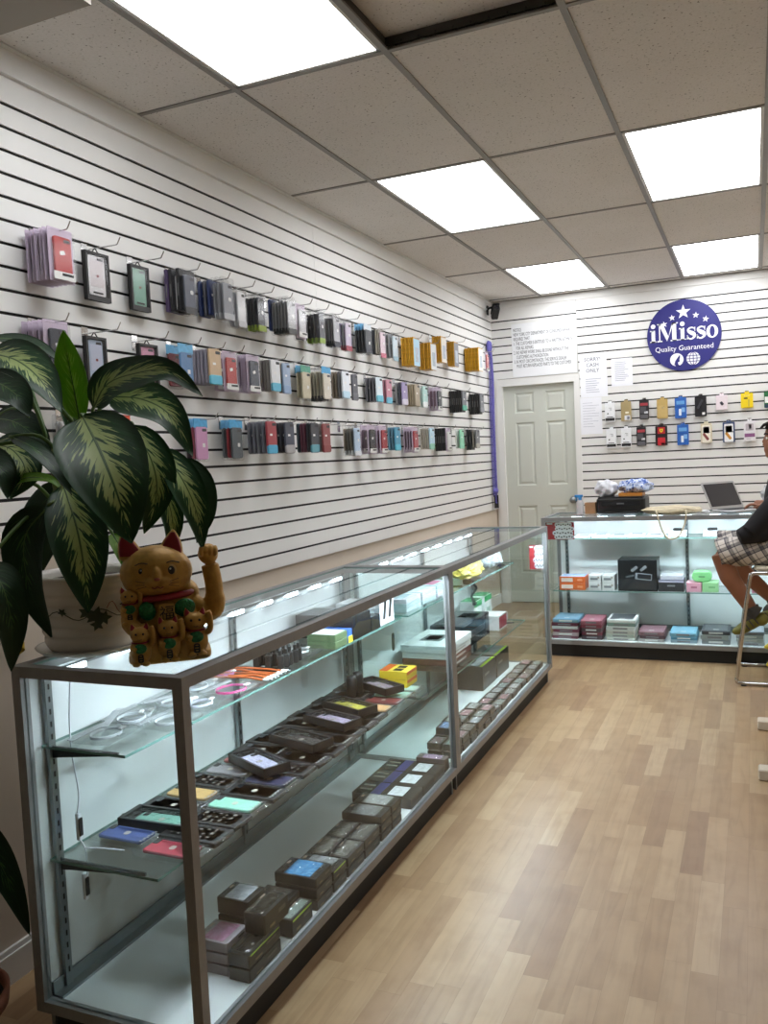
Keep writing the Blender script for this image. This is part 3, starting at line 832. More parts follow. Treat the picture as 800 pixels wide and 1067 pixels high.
# hook: (y, groove, x front, x rear, width, n, kind, colour, second colour, description, rear packs)
RD, NV, GY_, DK, TN, LB, PK, PU, CR, MT = '#b3302c', '#2b3550', '#6f7076', '#2b2c30', '#c9ad8a', '#5fa8cf', '#d58fae', '#6b5a8c', '#d6cfbb', '#8fcdb4'
def rr(n, *c): return [c[i % len(c)] for i in range(n)]
ROWS = {
'top': (2.238, [
 (2.239,.125,.032,.112,'card',RD,LILAC,'bright red phone case on lilac card', [('card',GY_,'lilac carded grey phone case')]*5),
 (2.482,.050,.050,.122,'frame','#e3e1e2','#d8ced0','black framed box with white phone case', []),
 (2.729,.040,.040,.108,'frame','#7fb09a','#86b7a2','black framed box with mint phone case', []),
 (2.965,.105,.031,.100,'clam','#4c5160','#26262a','slate phone case with lime dot', [('blackbox','#4a3a5e','purple edged boxed case'),('blackbox','#222226','black boxed phone case'),('clam','#d9d9d9','white phone case pack'),('blackbox','#1b1b1e','glossy black boxed case')]),
 (3.184,.145,.027,.098,'clam','#8b8d93','#b7b9bd','clear blister with grey phone case', [('slim','#27355f','navy phone case'),('slim','#4c4d55','charcoal phone case'),('slim','#263462','deep navy phone case'),('clam','#85868c','grey blister phone case'),('clam','#85868c','grey blister phone case')]),
 (3.386,.083,.038,.085,'clam','#e6e6e8','#d0d0d4','silver white blister pack', [('clam','#b9bbc0','silvery blister pack')]*2),
 (3.553,.086,.029,.085,'clam','#3b3d44','#9ab23a','dark case pack with green base', [('clam','#2e2f33','black case pack with green base')]*3),
 (3.730,.152,.051,.104,'clam','#b5b5b7','#222222','clear grey case pack with black base', [('slim','#2c3a68','navy boxed phone case')]+[('clam','#8d8d90','grey case pack with black base')]*5),
 (3.934,.099,.078,.100,'card','#c9c9cc','#e0703a','white pack with orange corner label', [('clam','#b9b9bd','pale grey case pack')]),
 (4.123,.112,.038,.078,'clam','#44464d','#8fae3a','charcoal case pack with lime base', [('clam','#26272b','black case pack with lime base')]*3),
 (4.302,.113,.061,.098,'clam','#a9a9ad','#1d1d1f','pale clear pack with black foot', [('clam','#8c8c90','clear grey pack with black foot')]*4),
 (4.510,.085,.052,.098,'clam','#cbbfd2','#a83d4b','lavender and white pack with red foot', [('clam','#9a93b0','lavender case pack'),('clam','#b7b9c2','pale grey blister pack')]),
 (4.756,.100,.040,.105,'bag','#33363c','#cfd6db','dark case in crinkled clear bag', [('bag','#2b2d32','black case in clear bag')]*3),
 (4.979,.100,.045,.100,'clam','#dfc8d2','#c9627c','white and pink printed pack', [('slim','#3f4147','charcoal phone case'),('slim','#46484e','charcoal phone case'),('slim','#a39d92','beige phone case'),('slim','#a39d92','beige phone case')]),
 (5.205,.090,.035,.100,'clam','#cfe0ea','#9fc4d6','pale blue and white printed pack', [('slim','#8d8f92','grey phone case'),('slim','#8d8f92','grey phone case')]),
 (5.520,.115,.035,.125,'gold','#c9972c','#b6dbef','gold pouch with pale blue front', [('gold','#c9972c','gold screen guard pouch')]*6),
 (5.869,.110,.035,.125,'gold','#c9972c','#e8ecef','gold pouch with white front, lower of two', [('gold','#c3912b','gold screen guard pouch')]*5),
 (6.127,.100,.045,.125,'gold','#cf9c2e','#ece6dc','gold pouch with white front, higher up', [('gold','#c9972c','raised gold screen guard pouch')]*3, .0762),
 (6.485,.080,.035,.115,'gold','#cfa03a','#8f9096','gold pouch with grey phone picture', [('gold','#c9972c','gold screen guard pouch')]*3, .0762),
 (7.000,.125,.015,.130,'gold','#d8a628','#efeae0','large gold pouch with white front', [('gold','#cc9a26','gold screen guard pouch')]*8, .0762),
 (7.300,.100,.100,.090,'card','#d98a8a','#e9e9e9','small white pack with pink picture', [], .0762)]),
'middle': (1.933, [
 (2.205,.111,.022,.112,'card','#3a3d45',LILAC,'dark grey phone case on lilac card', [('card','#77727c','lilac carded mauve phone case')]*4),
 (2.454,.045,.045,.105,'frame','#aebfd6','#c4cbe0','black framed box with pale blue case', []),
 (2.727,.060,.060,.112,'frame','#d996b2','#e1a5bf','black framed box with pink phone case', []),
 (2.940,.085,.028,.100,'bag','#5a86b5','#6fb4dc','bright blue case in bag with blue header', [('bag','#7b3838','dark red case in blue headed bag')]),
 (3.115,.105,.029,.102,'slim',TN,'#59b4d0','tan phone case in blue sleeve', [('slim','#8f8b97','grey phone case in sleeve')]*4),
 (3.263,.090,.044,.110,'card','#b5332e',LILAC,'red phone case on lilac card', [('card','#8a5f70','lilac carded plum phone case')]),
 (3.442,.098,.049,.108,'card','#454a57',LILAC,'slate phone case on lilac card', [('card','#7c5d6c','lilac carded plum phone case')]*3),
 (3.643,.093,.037,.098,'slim','#e4e6e8','#62b6d3','white phone case in blue sleeve', [('slim','#7b7878','grey phone case'),('slim','#77726f','grey phone case'),('slim','#8a8581','grey phone case')]),
 (3.806,.060,.040,.085,'slim','#9fb2cb','#8fa6c6','powder blue phone case with yellow tag', [('slim','#8f7f6a','brown phone case')]),
 (4.016,.060,.032,.108,'bag','#d4c9ae','#5fa58f','cream phone case in bag with green header', [('bag','#cfc6ad','cream phone case')]),
 (4.156,.110,.028,.104,'bag','#ddd6c4','#4da0cf','ivory case in bag with blue header', [('clam','#cdc7b3','cream case in clear pack')]*4),
 (4.410,.100,.039,.104,'slim','#e3e8ee','#b9d6e6','white case with pale blue print', [('slim','#8c8172','taupe phone case'),('slim','#8c8172','taupe phone case'),('slim','#6f6f72','grey phone case')]),
 (4.608,.064,.064,.085,'slim','#5c5d64','#6b6c72','single dark grey phone case', []),
 (4.897,.097,.029,.104,'slim','#d7e4ec','#6fc0d6','white phone case in aqua sleeve', [('slim','#5b5b62','dark grey phone case')]*3),
 (5.112,.070,.050,.098,'slim','#c98b9c','#6cb6d0','rose phone case in aqua sleeve', [('slim','#9a6b78','dusty rose phone case')]),
 (5.373,.075,.031,.104,'slim','#a79ac4','#d9d5e4','lilac and white phone case', [('slim','#85858a','grey phone case'),('slim','#4b4b55','charcoal phone case')]),
 (5.593,.080,.025,.104,'slim','#b0a38e','#b0a38e','taupe phone case at front', [('slim','#a4977f','taupe phone case')]*3),
 (5.802,.060,.030,.108,'slim','#bfe0dc','#e9eeee','mint and white phone case', [('slim','#e4e6e4','white phone case')]),
 (6.042,.085,.030,.108,'card','#30343d','#c08a9a','black phone case on white card', [('card','#8a6f7b','plum carded phone case')]*2),
 (6.560,.110,.012,.115,'slim','#77797f','#5fae98','grey phone case with green foot', [('blackbox','#19191b','tall black phone case box')]*6),
 (7.060,.105,.020,.115,'slim','#7d7f84','#8f9196','plain grey phone case', [('blackbox','#1b1b1d','tall black phone case box')]*4)]),
'bottom': (1.629, [
 (2.300,.040,.020,.100,'clam','#cfcfcf','#dddddd','white pack half hidden by the plant', [('clam','#bdbdbd','pale grey pack')]),
 (2.499,.100,.060,.105,'bag','#8d3f3a','#e0562c','pack with orange header behind the leaves', [('bag','#7d3a3a','dark red pack')]),
 (3.027,.075,.030,.098,'bag','#cf93bd','#4ea3d4','pink case in bag with blue header', [('bag','#3d3136','black case in bag'),('bag','#b05a6a','rose case in bag')]),
 (3.289,.080,.036,.104,'bag','#454e52','#4fa6d6','charcoal case in bag with blue header', [('bag','#5a5f63','grey case in bag'),('bag','#9c2f38','red case in bag')]),
 (3.502,.136,.036,.100,'slim','#a8434a','#4fa9cf','red phone case in blue sleeve', [('slim','#6d6f78','grey phone case')]*4),
 (3.705,.117,.060,.102,'slim','#4b4f5c','#a7a5a5','slate phone case with white dot', [('slim','#3c3d42','black phone case')]*2),
 (3.919,.143,.069,.100,'slim','#44454a','#5f9fae','dark phone case with pale ring', [('slim','#3f4d55','teal footed dark phone case'),('slim','#6b3f4e','wine phone case'),('slim','#6b3f4e','wine phone case'),('slim','#44454a','dark phone case')]),
 (4.099,.119,.085,.100,'slim','#8d4a4a','#8a4040','brick red phone case', [('slim','#6f6a66','grey phone case')]),
 (4.282,0,0,0,'',0,0,'', []),
 (4.497,.114,.051,.105,'clam','#b9cfe6','#dfe3e6','pale blue case in white pack', [('clam','#8f8372','taupe case in clear pack'),('clam','#6d6a63','grey case in clear pack'),('clam','#6d6a63','grey case in clear pack')]),
 (4.727,.110,.065,.112,'card','#2b2c30',LILAC,'black phone case on lilac card', [('card','#6f5a66','lilac carded plum phone case')]),
 (4.952,.090,.045,.108,'card','#a8323c',LILAC,'red phone case on lilac card', [('card','#7a4a58','lilac carded plum phone case')]*2),
 (5.209,.075,.030,.100,'slim','#4f93b0','#58b7cd','teal blue phone case', [('slim','#5a8296','dusty blue phone case')]*2),
 (5.489,.095,.035,.108,'card','#a8323c',LILAC,'crimson phone case on lilac card', [('card','#5b454f','lilac carded dark phone case')]*3),
 (5.781,.106,.040,.108,'slim','#b9d7e6','#8fc6b0','pale blue case with green band', [('slim','#aaa498','grey beige phone case')]*4),
 (6.150,.110,.025,.115,'card','#e4e4e2','#dddddd','white pack before the black boxes', [('blackbox','#18181a','tall black phone case box')]*5),
 (6.515,.090,.060,.112,'slim','#8fd0b0','#98d6b8','mint green phone case', [('slim','#dfe3df','white phone case')]),
 (6.880,.110,.035,.112,'slim','#77787c','#a9a79f','grey phone case, last of the row', [('blackbox','#242528','black phone case box'),('blackbox','#242528','black phone case box'),('slim','#8a867d','taupe phone case')])])}
HEIGHT = {'frame': .192, 'card': .178, 'gold': .196, 'clam': .188, 'bag': .188, 'slim': .166, 'blackbox': .172}
for row, (zw, hooks) in ROWS.items():
    for n, hk in enumerate(hooks):
        y, xf, xr, w, kind, c1, c2, desc, rear = hk[:9]; dz = hk[9] if len(hk) > 9 else 0
        z = zw + dz; o = ORD[n]
        put('wall_hook', HOOK_ME, ('empty chrome hook, %s from the left in the %s row' if not kind else 'chrome hook, %s from the left in the %s row of the left wall') % (o, row), 'hook', (0, y, z), 'chrome hooks on the left wall')
        if not kind: continue
        c2 = c2 if isinstance(c2, str) else '#ffffff'
        k = len(rear); step = (xf-xr)/k if k else 0
        t = min(.017, step*.93) if k else .017
        t = max(t, .007)
        zp = z - .0024
        hang(kind, w, HEIGHT[kind], .018 if kind == 'frame' else max(t, .011) if not k else t, c1, c2, (xf, y, zp), '%s, front of the %s %s-row hook' % (desc, o, row), G1)
        for q, (rk, rc, rd) in enumerate(rear):
            rc2 = {'clam': c2 if kind == 'clam' else '#55585e', 'bag': '#6fb0d6', 'card': '#ffffff', 'slim': rc, 'gold': '#ffffff', 'blackbox': '#333336'}[rk]
            ww = w if rk == kind else {'blackbox': .105, 'slim': .095, 'clam': .098, 'card': .105, 'bag': .098, 'gold': .12}[rk]
            hang(rk, ww, HEIGHT[rk] - (.004 if rk == kind else 0), t, rc, rc2, (xr+step*q, y + (.002 if q % 2 else -.002), zp), '%s behind the front pack on the %s %s-row hook' % (rd, o, row), G1, rear=True)
# small tags on single packs
def attach(loc, w, h, col, name, label, x=.0125, par=None): pass
# ------------------------------------------------------------------ packs on the back wall
def retail(style, x, ztop, label, row):
    w, h = {'white': (.088, .19), 'tan': (.088, .19), 'black': (.080, .185), 'gold': (.090, .188), 'blue': (.094, .195), 'charger': (.094, .19),
            'small': (.092, .145), 'yellow': (.094, .142), 'green': (.090, .15), 'racing': (.100, .19), 'beige': (.090, .185), 'navy': (.096, .19), 'violet': (.092, .19)}[style]
    base = {'white': '#eceef0', 'tan': '#a8966a', 'black': '#232022', 'gold': '#c3a766', 'blue': '#2b62b4', 'charger': '#1c1c1f', 'small': '#ecdfe4', 'yellow': '#efd21c',
            'green': '#1f6a3a', 'racing': '#1a1718', 'beige': '#d9cfb4', 'navy': '#3c4e72', 'violet': '#e4e2e4'}[style]
    put('wall_hook', HOOKB_ME, 'hook for the ' + label.replace('back-wall row', 'row').replace('on the ', '').replace('of the back wall', ''), 'hook', (x, YB, ztop-.006), 'chrome hooks on the back wall', -pi/2)
    o = None; key = ('retail', style)
    if key not in PACK:
        r = M(); t = .016; z = .008-h/2; parts = []
        c = lambda q: mat(q, .4, noise=.04, scale=50, key='')
        r.rbox((0, 0, z), (t, w, h-.02), c(base), r=.006, ch=.003, axis='x'); r.rbox((-t*.3, 0, .002), (.0016, w*.36, .026), c(base), r=.006, ch=.0004, axis='x')
        p = M(); X = t/2+.0006
        def pr(y, zz, sy, sz, col, rad=.003): p.rbox((X, y*w, z+zz*h), (.0014, sy*w, sz*h), c(col), r=rad, ch=.0003, axis='x')
        if style == 'white': pr(0, -.33, .9, .13, '#1b1b1d'); pr(0, -.22, .6, .035, '#37373a'); pr(-.2, -.06, .14, .06, '#2a2a2a'); pr(.05, .2, .3, .02, '#888888'); pr(.1, .12, .2, .1, '#cfd2d6')
        if style == 'tan': pr(.12, -.30, .55, .22, '#e4e6ea'); pr(.2, -.30, .24, .14, '#2c4a9a'); pr(.1, -.06, .34, .08, '#efe9d4')
        if style == 'black': pr(0, .26, .8, .13, '#a63b45'); pr(-.1, .0, .6, .3, '#4d4c50'); pr(.2, -.12, .4, .10, '#d8d8da'); pr(0, -.32, .8, .18, '#5f5e62')
        if style == 'gold': pr(.05, .05, .2, .06, '#efe6c8'); pr(0, -.1, .8, .5, '#c9ae70')
        if style == 'blue': pr(0, .24, .7, .16, '#6ba6de'); pr(-.05, -.18, .22, .30, '#dfe9f2', .006); pr(.22, -.08, .3, .2, '#7fb2e4'); pr(0, .06, .9, .02, '#183f86')
        if style == 'charger':
            p.rbox((X+.002, -.05*w, z+.02), (.005, .018, .085), c('#3c3c42'), r=.006, ch=.001, axis='x', rot=(-.5, 0, 0)); pr(.24, -.32, .24, .11, '#e8e8e8'); pr(0, .42, .6, .1, '#101012')
        if style == 'small': p.rbox((X+.001, 0, z-.008), (.004, .022, .032), c('#3f3a44'), r=.006, ch=.001, axis='x', rot=(.6, 0, 0))
        if style == 'yellow': pr(-.1, .14, .3, .08, '#3c3a20'); pr(.15, -.14, .12, .42, '#c7b24a'); pr(.0, .3, .5, .03, '#f6ec9a')
        if style == 'green': pr(0, .0, .9, .34, '#e8ece8'); pr(0, -.34, .9, .2, '#2c3c54')
        if style == 'racing':
            pr(0, .24, .62, .30, '#b8242c'); pr(0, -.26, .62, .36, '#c0272f'); pr(.14, -.38, .3, .1, '#efefef')
            p.poly([(-.014, z+.060), (.014, z+.060), (.014, z+.040), (0, z+.026), (-.014, z+.040)], X+.0006, X+.0014, c('#e8c52b'), 'x'); p.rbox((X+.0017, 0, z+.047), (.0008, .007, .014), c('#2a2418'), r=.003, ch=.0002, axis='x', rot=(.3, 0, 0))
            pr(0, -.02, .7, .12, '#2c1a1b')
        if style in ('beige', 'navy'):
            pr(0, -.03, .74, .80, '#efe9d8' if style == 'beige' else '#eef0f2', .008); pr(0, .14, .56, .30, '#7b6aa6' if style == 'beige' else '#6d6a72', .005)
            p.rbox((X+.001, -.04*w, z-.03), (.002, .022, .07), c('#8b4a4a' if style == 'beige' else '#c98d3a'), r=.008, ch=.0006, axis='x', rot=(.6, 0, 0)); pr(.22, .02, .25, .05, '#ffffff')
        if style == 'violet': pr(0, -.18, .86, .16, '#8d5b86'); pr(0, .18, .66, .3, '#b9b2b8', .006); pr(.05, .2, .2, .2, '#8f8a92'); pr(-.1, -.34, .4, .04, '#bdb8bd')
        PACK[key] = (r.mesh('accessory_pack'), p.mesh('printed_front'))
    a, b = PACK[key]
    o = put('accessory_pack', a, label, 'accessory pack', (x, YB-.030, ztop-.008), 'accessory packs on the back wall', -pi/2)
    link_mesh('printed_front', b, o)
TOPZ, BOTZ = 1.833, 1.602
for s, x, l in (('white', 1.065, 'white pack with black band at the left end of the upper back-wall row'), ('tan', 1.204, 'olive tan pack with a blue picture, upper row of the back wall'),
                ('black', 1.358, 'black pack with red band on the upper row of the back wall'), ('gold', 1.510, 'plain gold pack on the upper row of the back wall'),
                ('blue', 1.660, 'blue charger pack on the upper row of the back wall'), ('charger', 1.822, 'black pack with slanting charger on the upper back-wall row'),
                ('small', 1.990, 'small pale pink pack with dark gadget on the upper back-wall row'), ('yellow', 2.186, 'yellow pack on the upper row of the back wall'),
                ('green', 2.362, 'green and white pack at the right edge of the upper back-wall row')): retail(s, x, TOPZ, l, 0)
for s, x, l in (('white', 1.070, 'white pack with black band, leftmost of the lower back-wall row'), ('white', 1.198, 'white pack with black band, second from left in the lower back-wall row'),
                ('black', 1.328, 'black pack with red band on the lower row of the back wall'), ('racing', 1.496, 'black and red pack with yellow shield on the lower back-wall row'),
                ('blue', 1.673, 'blue charger pack on the lower row of the back wall'), ('beige', 1.862, 'beige pack with violet phone screen on the lower back-wall row'),
                ('navy', 2.040, 'navy bordered white phone pack on the lower back-wall row'), ('violet', 2.202, 'white pack with violet band on the lower back-wall row')): retail(s, x, BOTZ, l, 1)

# purple lanyards bundled on a hook in the left corner
PURP = mat('#6660b4', .6, noise=.2, scale=40, key='purple_cord')
t = thing('lanyard_bundle', 'bundle of purple lanyards hanging down in the left wall corner by the door', 'lanyards', (0, 7.62, 2.418))
q = M(); q.bx(.0, .003, -.012, .012, -.02, .006, CHROME); q.tube([(0, 0, -.012), (.06, 0, -.012), (.075, 0, .004)], .003, CHROME); q.build('hook', t)
for k in range(6):
    r = random.Random(k); q = M(); y0 = (r.random()-.5)*.040; x0 = .012+.03*r.random(); ln = 1.33+.16*r.random()
    pts = [(x0, y0*.3, -.012), (x0+.004, y0+.01, -.3), (x0, y0*1.2, -.7), (x0, y0+.006*r.random(), -ln+.08), (x0+.004, y0*.8, -ln)]
    pts2 = [(p[0]+.003, p[1]+.012, p[2]) for p in pts[::-1]]
    q.tube(spline(pts, 18) + spline(pts2, 18), .0030, PURP, n=5); q.build('lanyard', t)
q = M()
for k in range(4): q.tube([(.03+.006*k, -.02+.014*k, -1.38), (.03+.006*k, -.02+.016*k, -1.50)], .006, BLACK, n=6)
q.build('clip', t)
q = M()
for k in range(5): q.ell((.03, (k-2)*.012, -.015-.02*(k % 2)), (.02, .016, .05), PURP)
q.ell((.035, .012, -1.34), (.02, .05, .03), PURP); q.build('gathered_loops', t)

# ------------------------------------------------------------------ goods inside the glass cases
def ibox(name, label, cat, x0, x1, y0, y1, z0, z1, col, group=None, top=None, front=None, rough=.4, fr='x', child='print'):
    o = M(); cx, cy = (x0+x1)/2, (y0+y1)/2; sx, sy, sz = x1-x0, y1-y0, z1-z0
    o.rbox((0, 0, sz/2), (sx, sy, sz), mat(col, rough, noise=.05, scale=30, key=''), r=.004, ch=.0012)
    ob = o.build(name, None, (cx, cy, z0)); tag(ob, label, cat, group)
    p = M()
    for (u, v, su, sv, c) in (top or ()): p.rbox((u*sx, v*sy, sz+.0004), (su*sx, sv*sy, .0012), c if not isinstance(c, str) else mat(c, .25, key=''), r=.002, ch=.0003)
    for (u, v, su, sv, c) in (front or ()):
        if fr == 'x': p.rbox((sx/2+.0004, u*sy, sz/2+v*sz), (.0012, su*sy, sv*sz), mat(c, .4, key=''), r=.002, ch=.0003, axis='x')
        else: p.rbox((u*sx, -sy/2-.0004, sz/2+v*sz), (su*sx, .0012, sv*sz), mat(c, .4, key=''), r=.002, ch=.0003, axis='y')
    if p.v: p.build(child, ob)
    return ob

# flat phone case packs on the middle shelf: length runs to the back of the case (x)
G2 = 'phone case packs laid on the middle shelf'
def flat_pack(label, x, y, z, col, style, yaw=0, pitch=0, L=.178, Wd=.090):
    T = .014 if style != 'frame' else .028
    r = M(); blk = mat('#221f20', .35, noise=.1, key='pack_black')
    if style == 'frame':
        b = .008
        r.box((0, 0, .003), (L*1.18, Wd*1.06, .006), blk)
        for sx, sy, cx, cy in ((L*1.18, b, 0, Wd*.53-b/2), (L*1.18, b, 0, -Wd*.53+b/2), (b, Wd*1.06, L*.59-b/2, 0), (b*1.6, Wd*1.06, -L*.59+b*.8, 0)): r.box((cx, cy, T/2), (sx, sy, T), blk)
    elif style == 'clear':
        r.rbox((0, 0, T/2), (L, Wd, T), CLEAR, r=.006, ch=.003)
    else:
        r.rbox((0, 0, T/2), (L, Wd, T), blk, r=.004, ch=.002)
    o = r.build('phone_case_pack', None, (x, y, z), (0, pitch, yaw)); tag(o, label, 'phone case', G2)
    c = M(); zt = T*.55 if style == 'frame' else T
    c.rbox((-.004 if style == 'frame' else .002, 0, zt-.004), (L*.80, Wd*.74, .008), mat(col, .35, noise=.12, scale=60, key=''), r=.010, ch=.002)
    c.rbox((-L*.33, Wd*.22, zt+.0004), (.016, .026, .0014), mat('#1d1d20', .2, key=''), r=.004, ch=.0003); c.build('phone_case', o)
    p = M(); q = random.Random(int(abs(x*977+y*3331)))
    if style == 'print':
        for k in range(18): p.box((-L*.36+(k//3)*L*.125, ((k % 3)-1)*Wd*.24+(q.random()-.5)*Wd*.1, zt+.0007), (L*(.02+.04*q.random()), Wd*(.03+.12*q.random()), .0008), mat('#77726d', .4, key=''))
    else:
        for k in range(8): p.box((L*(.40+.018*(k % 2)), -Wd*.32+k*Wd*.09, zt+.0006), (.006, Wd*.055, .0008), mat('#a5a3a0', .4, key=''))
        p.rbox((L*.02, 0, zt+.0006), (.016, .020, .0010), mat('#b6aea2', .4, key=''), r=.006, ch=.0002)
    p.build('print', o)
    if style != 'frame':
        s = M(); s.rbox((L*.5+.003, Wd*.06, T*.7), (.012, Wd*.7, .005), CLEARG, r=.004, ch=.002); s.build('highlight_lip', o)  # clear lip added to catch LED glints along the pack's front edge
    if style == 'frame':
        s = M(); s.box((0, 0, T*.86), (L*1.18-.016, Wd*1.06-.016, .0014), CLEARG); s.build('clear_window', o)
        h = M(); h.tube(spline([(-L*.59, -.016, T*.5), (-L*.59-.022, 0, T*.5), (-L*.59, .016, T*.5)], 8), .003, blk, n=6); h.build('hanging_loop', o)
    return o
front_col = [('#a83a48', 'clear', 'crimson'), ('#2a2728', 'print', 'black with white lettering'), ('#2c292a', 'print', 'black with grey logo'), ('#8fc7b0', 'clear', 'mint green'), ('#4b3b3a', 'dark', 'dark brown'),
             ('#3c3c56', 'clear', 'navy'), ('#8d6f72', 'print', 'dusty pink patterned'), ('#3e3233', 'dark', 'umber'), ('#6e5b58', 'print', 'taupe patterned'), ('#352c2d', 'dark', 'blackish brown'), ('#5f4b4b', 'dark', 'cocoa'),
             ('#39343a', 'dark', 'charcoal'), ('#4a3f42', 'dark', 'plum black'), ('#c49a6a', 'clear', 'tan'), ('#7a3a38', 'clear', 'dark red'), ('#9ec4b2', 'clear', 'pale mint'), ('#a8c8b8', 'clear', 'pale green')]
back_col = [('#4a5a92', 'clear', 'denim blue'), ('#7fb8a4', 'frame', 'black framed teal'), ('#3a3a3e', 'dark', 'charcoal'), ('#c9a468', 'clear', 'sand yellow'), ('#a9a6a6', 'print', 'pale grey patterned'), ('#9a9598', 'clear', 'silver grey'),
            ('#8d4a48', 'clear', 'brick red'), ('#55565c', 'dark', 'slate'), ('#4a4d52', 'dark', 'graphite'), ('#6d7176', 'dark', 'mid grey'), ('#3e4044', 'dark', 'dark slate'), ('#45474c', 'dark', 'ash black'),
            ('#52555a', 'dark', 'lead grey'), ('#3b3c40', 'dark', 'soot black'), ('#5d6064', 'dark', 'iron grey'), ('#46484d', 'dark', 'pewter'), ('#3c3e42', 'dark', 'coal black')]
YF = [1.680+.0945*k for k in range(17)]
for col, x, nm in ((front_col, .868, 'front'), (back_col, .695, 'rear')):
    for k, (c, st, d) in enumerate(col):
        y = YF[k] + (.035 if nm == 'rear' else 0) + (k*.0008)
        if y > 3.26: continue
        if nm == 'front' and k in (15, 16) : x2 = .86
        flat_pack('%s pack, %s from the near end in the %s row, middle shelf' % (d, ORD[k], nm), x + (.030 if st == 'frame' else 0) + RND.uniform(-.006, .006), y, .4632, c, st, RND.uniform(-.03, .03))
for d, x, y, c, a in (('white phone case in a black frame box lying askew on top, nearest one', .800, 2.205, '#c9c6e2', -.46), ('dark phone case in a black frame box askew on top of others', .826, 2.425, '#3a3232', -.30),
                      ('lilac phone case in a black frame box askew beside the yellow one', .832, 2.650, '#b9a9c4', -.33), ('yellow phone case in a black frame box askew on the pile', .818, 2.815, '#c9bd4a', -.40),
                      ('mauve phone case in a black frame box, farthest askew on the pile', .812, 3.105, '#b39fae', -.50)):
    flat_pack(d, x, y, .4925, c, 'frame', a, .0)

# boxes on the deck of the near case
G3 = 'small boxed goods on the case decks'
def goods(desc, x0, x1, y0, y1, z0, z1, top, col='#292622', lime=False):
    sil = [(.02, 0, .62, .86, mat(top, .15, .0, noise=.25, scale=60, key='')), (-.42, .2, .07, .2, '#cfb9a8')]
    o = ibox('accessory_box', desc, 'boxed goods', x0, x1, y0, y1, z0, z1, col, G3, sil, [(.2, .1, .3, .2, '#5b564c'), (-.2, -.25, .2, .14, '#7a6a4a')] + ([(0, .38, .9, .10, '#9cc23c')] if lime else []), .35)
    w = M(); sx, sy, sz = x1-x0, y1-y0, z1-z0; w.rbox((0, 0, sz+.003), (sx*.9, sy*.94, .004), CLEARG, r=.003, ch=.001); w.build('clear_lid', o); return o
DZ = .1132
for k in range(3): goods('clear box with pink contents, %s of three at the near deck end' % ('bottom', 'middle', 'top')[k], .862, .962, 1.755, 1.85, DZ+.031*k, DZ+.031*k+.026, '#c08aa6', '#a59a9c')
for k in range(2): goods('long dark box, %s of two at the near front corner of the deck' % ('lower', 'upper')[k], .967, 1.0312, 1.748, 1.905, DZ+.039*k, DZ+.039*k+.034, '#3a3732', '#26241f', lime=bool(k))
goods('dark box set across the two long boxes at the near corner', .967, 1.0312, 1.83, 1.955, DZ+.079, DZ+.135, '#34312c', '#26241f')
for k in range(3): goods('%s silver wrapped box behind the pink stack' % ('lowest', 'middle', 'topmost')[k], .862, .962, 1.86, 1.95, DZ+.05*k, DZ+.05*k+.044, '#b9bec4' if k == 2 else '#5a5752')
for k in range(2): goods('flat dark box with white sticker, %s one, third stack of the deck' % ('lower', 'upper')[k], .872, .982, 1.962, 2.10, DZ+.034*k, DZ+.034*k+.029, '#4d4a46')
goods('box with lime edge by the front glass', .988, 1.0312, 1.965, 2.085, DZ, DZ+.05, '#8f9a92', lime=True)
for k in range(3): goods('%s box of the blue topped stack on the deck' % ('bottom', 'middle', 'blue topped top')[k], .890, 1.0312, 2.112, 2.215, DZ+.034*k, DZ+.034*k+.029, '#5a9acb' if k == 2 else '#544f4a')
for k in range(2): goods('%s box under the silver roll, past the blue topped stack' % ('lower', 'upper')[k], .888, 1.0312, 2.222, 2.312, DZ+.036*k, DZ+.036*k+.030, '#c9cdd0' if k else '#4d4a46', lime=bool(k))
for a in range(2):
    for b in range(2):
        for k in range(2): goods('dark lidded box, %s %s %s of the block of eight' % (('near', 'far')[a], ('rear', 'front')[b], ('lower', 'upper')[k]), (.884, .962)[b], (.956, 1.0312)[b], 2.322+.128*a, 2.444+.128*a, DZ+.034*k, DZ+.034*k+.029, '#7d7a74')
for a in range(2):
    for k in range(3): goods('%s box of the %s stack before the three wide flat boxes' % (('bottom', 'middle', 'top')[k], ('silver lidded', 'farther silver lidded')[a]), .880, 1.0312, 2.586+.094*a, 2.674+.094*a, DZ+.030*k, DZ+.030*k+.026, '#b4b6b4' if k == 2 else '#4d4a46')
for a in range(3):
    o = ibox('accessory_box', '%s of three wide flat boxes with blue stripe on the deck' % ('nearest', 'middle', 'farthest')[a], 'boxed goods', .785, 1.0312, 2.862+.128*a, 2.985+.128*a, DZ, DZ+.040, '#322e2c', G3,
             [(-.12, 0, .16, .96, '#4a4a86'), (.20, .0, .26, .7, mat('#d6dadc', .12, noise=.3, scale=50, key='')), (-.34, .2, .2, .10, '#a8a39a'), (-.34, -.1, .2, .10, '#a8a39a')], None, .25)
goods('box with lilac lid past the wide flat boxes', .90, 1.03, 3.248, 3.298, DZ, DZ+.055, '#c3a8c6', '#5b504f')
